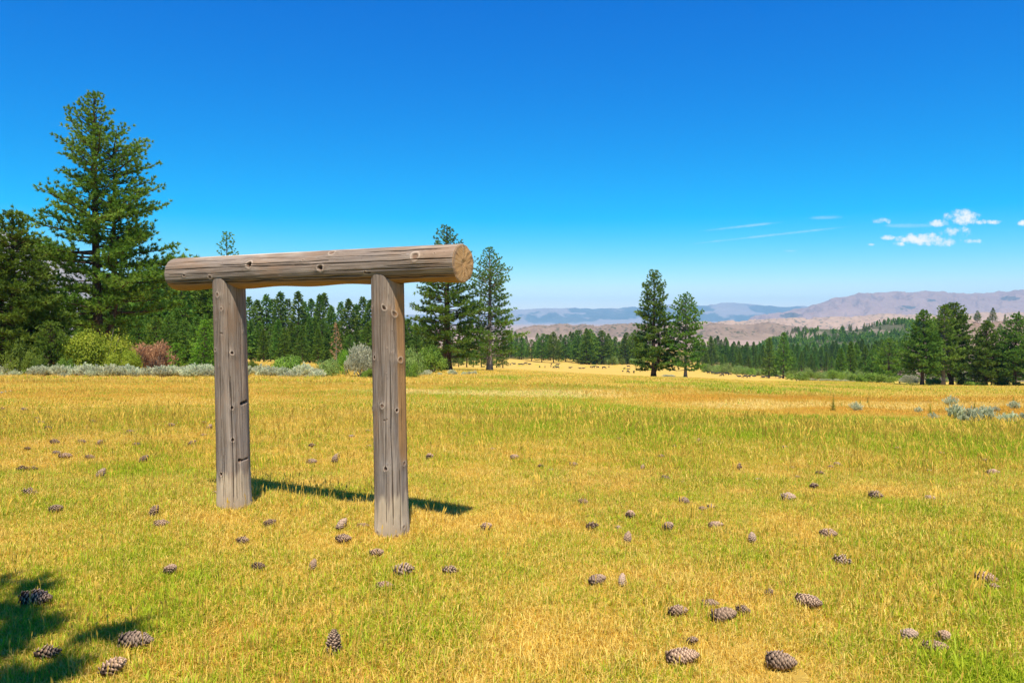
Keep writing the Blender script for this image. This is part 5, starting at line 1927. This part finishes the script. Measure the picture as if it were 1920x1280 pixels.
COWS = {k: cow_mesh(k) for k in ('graze', 'stand', 'lie')}
COWPOS = [
    (952, 683, 7, 'graze'), (957, 684, 6, 'graze'), (964, 683, 8, 'lie'), (974, 684, 8, 'lie'), (980, 684, 7, 'lie'), (985, 683, 7, 'stand'), (993, 684, 8, 'lie'),
    (1012, 688, 5, 'stand'), (1022, 688, 6, 'stand'), (1033, 687, 5, 'stand'), (1034, 684, 5, 'stand'), (1038, 689, 6, 'graze'), (1045, 686, 8, 'stand'), (1045, 690, 9, 'stand'),
    (1069, 690, 8, 'lie'), (1088, 691, 7, 'lie'), (1094, 691, 7, 'lie'), (1108, 689, 5, 'stand'), (1113, 690, 8, 'stand'), (1121, 690, 7, 'stand'), (1130, 690, 6, 'stand'), (1133, 691, 8, 'graze'),
    (1142, 689, 5, 'graze'), (1171, 692, 5, 'stand'), (1178, 693, 7, 'lie'), (1179, 689, 7, 'stand'), (1168, 696, 5, 'lie'), (1178, 698, 6, 'graze'), (1189, 699, 6, 'stand'), (1198, 693, 5, 'lie'), (1205, 690, 5, 'stand'),
    (1329, 701, 6, 'stand'), (1337, 701, 8, 'stand'), (1345, 702, 9, 'lie'), (1352, 702, 8, 'stand'), (1355, 705, 8, 'graze'), (1364, 703, 9, 'stand'), (1369, 703, 8, 'stand'),
    (1387, 707, 10, 'lie'), (1398, 708, 9, 'graze'), (1405, 708, 9, 'stand'), (1415, 706, 9, 'lie'), (1432, 708, 10, 'lie'), (1440, 708, 6, 'graze'), (1443, 706, 7, 'lie'), (1458, 707, 9, 'stand'), (1587, 710, 7, 'stand'), (1466, 709, 7, 'graze')]
for n_, (px, py, w_, ps) in enumerate(COWPOS):
    d = np.interp(px, [950, 1130, 1205, 1329, 1470, 1587], [400, 372, 330, 295, 265, 250])
    X = xat(px, d)
    # find the distance where the ground is seen at this row
    ds = np.linspace(170, 520, 500)
    zz = ground_h(xat(px, ds), ds, False)
    tgt = np.array([zat(py + 1.0, q) for q in ds])
    k = int(np.argmin(np.abs(zz - tgt)))
    d = float(np.clip(ds[k], d - 70, d + 70))
    X = xat(px, d)
    o = obj('cow', COWS[ps], loc=(X, d, gh(X, d)))
    s_ = float(np.clip(w_ / F * d / 2.2, .75, 1.15))
    o.scale = (s_,) * 3
    yw = rg.choice((0, 3.14)) + rg.uniform(-.5, .5) if w_ > 6 else rg.choice((1.57, -1.57)) + rg.uniform(-.6, .6)
    o.rotation_euler = (0, 0, yw)
    where = 'left of the lone pines, near the broad pine' if px < 1000 else ('in the loose middle herd left of the lone pines' if px < 1150 else
            ('close to the left side of the taller lone pine' if px < 1250 else ('right of the lone pines before the willow thicket' if px < 1500 else 'far right by the round crowned shrub')))
    pz = {'graze': 'grazing', 'stand': 'standing', 'lie': 'lying'}[ps]
    tag(o, f'black {"cow" if ps != "lie" else "cow"} {pz} in the pasture {where}', 'cow', 'black cattle grazing ' + where)

# ------------------------------------------------------------------ grass
m_grass = newmat('grass_blades')
t = NT(m_grass)
geo = t.new('ShaderNodeNewGeometry')
brn = t.attr('rnd').outputs[2]
ig = t.attr('mixc', 'INSTANCER')
sc3 = t.new('ShaderNodeSeparateColor', {0: ig.outputs[0]})
ih = t.attr('hgt').outputs[2]
isg = t.rng(t.math('SUBTRACT', t.math('ADD', sc3.outputs[0], t.math('MULTIPLY', t.math('SUBTRACT', ih, .5), -.22)), brn), -.04, .04)
b2 = t.math('FRACT', t.math('MULTIPLY', brn, 17.7))
c = t.mix(b2, (.70, .42, .035), (.95, .77, .21))
c = t.mix(t.rng(t.math('ADD', sc3.outputs[1], t.math('MULTIPLY', t.math('SUBTRACT', b2, .5), .9)), .2, .8), c, (.68, .31, .025))
c = t.mix(t.rng(t.math('ADD', sc3.outputs[2], t.math('MULTIPLY', t.math('SUBTRACT', b2, .5), .8)), .25, .85), c, (.92, .74, .28))
gcol = t.mix(b2, (.22, .34, .008), (.58, .63, .03))
c = t.mix(isg, c, gcol)
df = t.new('ShaderNodeBsdfPrincipled', {'Base Color': c, 'Roughness': .6, 'Specular IOR Level': .25})
tr = t.new('ShaderNodeBsdfTranslucent', {'Color': c})
ms = t.new('ShaderNodeMixShader', {0: .40})
t.l.new(df.outputs[0], ms.inputs[1])
t.l.new(tr.outputs[0], ms.inputs[2])
t.out(ms.outputs[0])


def clump(seed, n, rad, h, w, lean, seg=2, seedhead=0):
    rg_ = np.random.RandomState(seed)
    a = rg_.uniform(0, 6.28, n)
    r = rad * np.sqrt(rg_.rand(n))
    p = np.stack([r * np.cos(a), r * np.sin(a), np.full(n, -.005)], -1)
    da = rg_.uniform(0, 6.28, n)
    le = np.abs(rg_.randn(n)) * lean
    hh = h * rg_.uniform(.35, 1.2, n)
    d = np.stack([np.cos(da), np.sin(da), 0 * da], -1)
    sd = np.stack([-np.sin(da + rg_.uniform(-1, 1, n)), np.cos(da), 0 * da], -1)
    ww = w * rg_.uniform(.6, 1.3, n)[:, None]
    v = np.empty((n, 5, 3))
    mid_ = p + d * (hh * le * .30)[:, None] + np.stack([0 * hh, 0 * hh, hh * .55], -1)
    tip = p + d * (hh * le * 1.0)[:, None] + np.stack([0 * hh, 0 * hh, hh * np.clip(1 - .35 * le, .25, 1)], -1)
    v[:, 0] = p - sd * ww / 2
    v[:, 1] = p + sd * ww / 2
    v[:, 2] = mid_ + sd * ww * .42
    v[:, 3] = mid_ - sd * ww * .42
    v[:, 4] = tip
    b = MB()
    base = np.arange(n)[:, None] * 5
    rn = rg_.rand(n)
    b.add(v.reshape(-1, 3), base + [[0, 1, 2, 3]], np.repeat(rn, 5))
    b.f3.append(base + [[3, 2, 4]])
    hg = np.tile([0, 0, .5, .5, 1.0], n)
    for k in range(seedhead):
        hs_ = h * rg_.uniform(1.5, 2.3)
        aa = rg_.uniform(0, 6.28)
        q = np.array([math.cos(aa), math.sin(aa), 0]) * rad * .6
        ln_ = np.array([math.cos(aa + 1), math.sin(aa + 1), 0]) * hs_ * rg_.uniform(.1, .45)
        s_ = np.array([math.sin(aa), math.cos(aa), 0]) * w * .35
        vv = [q - s_, q + s_, q + ln_ * .4 + [0, 0, hs_ * .7] + s_, q + ln_ * .4 + [0, 0, hs_ * .7] - s_,
              q + ln_ * .6 + [0, 0, hs_ * .82] + s_ * 3, q + ln_ * .6 + [0, 0, hs_ * .82] - s_ * 3, q + ln_ + [0, 0, hs_]]
        b.add(np.array(vv), np.array([(0, 1, 2, 3), (3, 2, 4, 5)]), .97)
        b.f3.append(np.array([[b.n - 2, b.n - 3, b.n - 1]]))
        hg = np.concatenate([hg, [0, 0, .7, .7, .8, .8, 1]])
    me = b.mesh('grass_tuft', m_grass)
    fattr(me, 'hgt', hg)
    return me


def grass_field(name, label, pts, cols, scl, clumps, seed):
    """one object: tufts instanced by geometry nodes on a cloud of points"""
    rg_ = np.random.RandomState(seed)
    n = len(pts)
    kinds = bpy.data.collections.new(name + '_tufts')
    for k, cme in enumerate(clumps):
        kinds.objects.link(bpy.data.objects.new(name + '_tuft', cme))
    me = bpy.data.meshes.new(name)
    me.vertices.add(n)
    me.vertices.foreach_set('co', pts.astype(np.float32).ravel())
    me.update()
    fattr(me, 'mixc', cols, 'FLOAT_COLOR')
    fattr(me, 'scl', scl)
    fattr(me, 'yaw', rg_.uniform(0, 6.28, n))
    ng = bpy.data.node_groups.new(name, 'GeometryNodeTree')
    ng.interface.new_socket('Geometry', in_out='INPUT', socket_type='NodeSocketGeometry')
    ng.interface.new_socket('Geometry', in_out='OUTPUT', socket_type='NodeSocketGeometry')
    N, L_ = ng.nodes, ng.links
    gi, go = N.new('NodeGroupInput'), N.new('NodeGroupOutput')
    ci = N.new('GeometryNodeCollectionInfo')
    ci.inputs[0].default_value = kinds
    ci.inputs[1].default_value = True
    ci.inputs[2].default_value = True
    iop = N.new('GeometryNodeInstanceOnPoints')
    iop.inputs['Pick Instance'].default_value = True
    rv_ = N.new('FunctionNodeRandomValue')
    rv_.data_type = 'INT'
    rv_.inputs[4].default_value = 0
    rv_.inputs[5].default_value = len(clumps) - 1
    na_ = N.new('GeometryNodeInputNamedAttribute')
    na_.data_type = 'FLOAT'
    na_.inputs[0].default_value = 'scl'
    nb2 = N.new('GeometryNodeInputNamedAttribute')
    nb2.data_type = 'FLOAT'
    nb2.inputs[0].default_value = 'yaw'
    cx = N.new('ShaderNodeCombineXYZ')
    L_.new(nb2.outputs[0], cx.inputs[2])
    L_.new(gi.outputs[0], iop.inputs['Points'])
    L_.new(ci.outputs[0], iop.inputs['Instance'])
    L_.new(rv_.outputs[2], iop.inputs['Instance Index'])
    L_.new(cx.outputs[0], iop.inputs['Rotation'])
    L_.new(na_.outputs[0], iop.inputs['Scale'])
    L_.new(iop.outputs[0], go.inputs[0])
    o = obj(name, me)
    md = o.modifiers.new('tufts', 'NODES')
    md.node_group = ng
    tag(o, label, 'grass', kind='stuff')
    return o


def scatter(n, d0, d1, seed, power=2.0, half=.78):
    rg_ = np.random.RandomState(seed)
    d = (d0 ** power + (d1 ** power - d0 ** power) * rg_.rand(n)) ** (1 / power)
    x = rg_.uniform(-half, half, n) * (d + .8)
    return np.stack([x, d, ground_h(x, d)], -1), rg_


CONE_XY = np.array([[o.location.x, o.location.y] for o in bpy.data.objects if o.name.startswith('pine_cone') and o.parent is None])


def field(name, label, n, d0, d1, seed, clumps, s0, s1, power=2.0, dirt=.0):
    pts, rg_ = scatter(n, d0, d1, seed, power)
    g_, b_, p_, px_, py_ = meadow_mix(pts[:, 0], pts[:, 1])
    nz_ = fbm(pts[:, 0], pts[:, 1], .35, 61, 3)
    keep = (rg_.rand(len(pts)) > dirt * (1 - sstep(nz_, .3, .55)))
    # nothing grows inside the posts or right on a cone
    for P_ in (PR, PL):
        keep &= np.hypot(pts[:, 0] - P_[0], pts[:, 1] - P_[1]) > .13
    g_ = np.clip(g_ + (nz_ - .5) * .8, .02, .98)
    sc_ = (s0 + (s1 - s0) * sstep(pts[:, 1], d0, d1)) * (.55 + .9 * fbm(pts[:, 0], pts[:, 1], .8, 63, 3)) * rg_.uniform(.75, 1.25, len(pts)) * (1 + .25 * g_)
    near_c = np.min(np.hypot(pts[:, 0:1] - CONE_XY[None, :, 0], pts[:, 1:2] - CONE_XY[None, :, 1]) if len(pts) < 40000 else np.full((len(pts), 1), 9.0), axis=1)
    sc_ = np.where(near_c < .07, sc_ * .62, sc_)
    return grass_field(name, label, pts[keep], np.stack([g_, b_, p_], -1)[keep], sc_[keep], clumps, seed)


short = [clump(200 + k, 46, .085, .050, .0042, .75) for k in range(5)] + [clump(210, 40, .08, .055, .004, .7, seedhead=1), clump(211, 30, .10, .036, .0045, 2.2), clump(212, 34, .05, .075, .0045, .5)]
medium = [clump(220 + k, 44, .13, .085, .0075, .6) for k in range(5)] + [clump(230, 40, .12, .09, .007, .55, seedhead=2), clump(231, 30, .14, .055, .008, 2.0), clump(232, 34, .07, .13, .007, .4, seedhead=1)]
longer = [clump(240 + k, 42, .22, .15, .014, .5) for k in range(4)] + [clump(250, 40, .2, .15, .012, .5, seedhead=3)]
coarse = [clump(260 + k, 40, .55, .26, .035, .5) for k in range(4)]
field('grass', 'short dry and green grass around the log frame and the near cones', 40000, 2.7, 8.0, 1, short, .85, .95, dirt=.25)
# longer uncut grass round the foot of each post
pp_, rgp = [], np.random.RandomState(3)
for P_ in (PR, PL):
    a_ = rgp.uniform(0, 6.28, 90)
    r_ = rgp.uniform(.135, .30, 90)
    pp_.append(np.stack([P_[0] + r_ * np.cos(a_), P_[1] + r_ * np.sin(a_)], -1))
pp_ = np.concatenate(pp_)
gq_, bq_, pq_, _, _ = meadow_mix(pp_[:, 0], pp_[:, 1])
grass_field('grass', 'longer uncut grass round the feet of the two posts', np.stack([pp_[:, 0], pp_[:, 1], ground_h(pp_[:, 0], pp_[:, 1])], -1),
            np.stack([np.clip(gq_ + rgp.uniform(-.1, .35, 180), 0, .95), bq_ + .1, pq_], -1), rgp.uniform(.8, 1.5, 180), short[:6], 9)
field('grass', 'yellow and green meadow grass beyond the log frame', 40000, 8.0, 17.0, 2, medium, .58, .80, dirt=.1)
field('grass', 'taller golden grass of the middle meadow with its green belt', 42000, 17.0, 42.0, 3, longer, .58, .80, 1.7)
stalks = [clump(270 + k, 2, .12, .05, .004, .6, seedhead=5) for k in range(4)]
field('grass', 'sparse tall dry seed stalks standing above the short grass', 1500, 3.8, 15.0, 6, stalks, 1.0, 1.7, 1.7)
field('grass', 'golden grass of the far meadow', 36000, 42.0, 170.0, 4, coarse, .75, 1.1, 1.2)

# ------------------------------------------------------------------ air
m_haze = newmat('haze_air')
t = NT(m_haze)
pv = t.new('ShaderNodeVolumePrincipled')
pv.inputs['Color'].default_value = (0.36, 0.72, 1.0, 1)
pv.inputs['Density'].default_value = 4.6e-5
pv.inputs['Anisotropy'].default_value = -0.25
ho = t.new('ShaderNodeOutputMaterial')
t.l.new(pv.outputs[0], ho.inputs['Volume'])
hb = MB()
hx, hy0, hy1, hz0, hz1 = 24000.0, -400.0, 22500.0, -760.0, 475.0
hv = [(-hx, hy0, hz0), (hx, hy0, hz0), (hx, hy1, hz0), (-hx, hy1, hz0), (-hx, hy0, hz1), (hx, hy0, hz1), (hx, hy1, hz1), (-hx, hy1, hz1)]
hb.add(hv, [(0, 3, 2, 1), (4, 5, 6, 7), (0, 1, 5, 4), (1, 2, 6, 5), (2, 3, 7, 6), (3, 0, 4, 7)])
tag(obj('haze', hb.mesh('haze', m_haze)), kind='stuff')
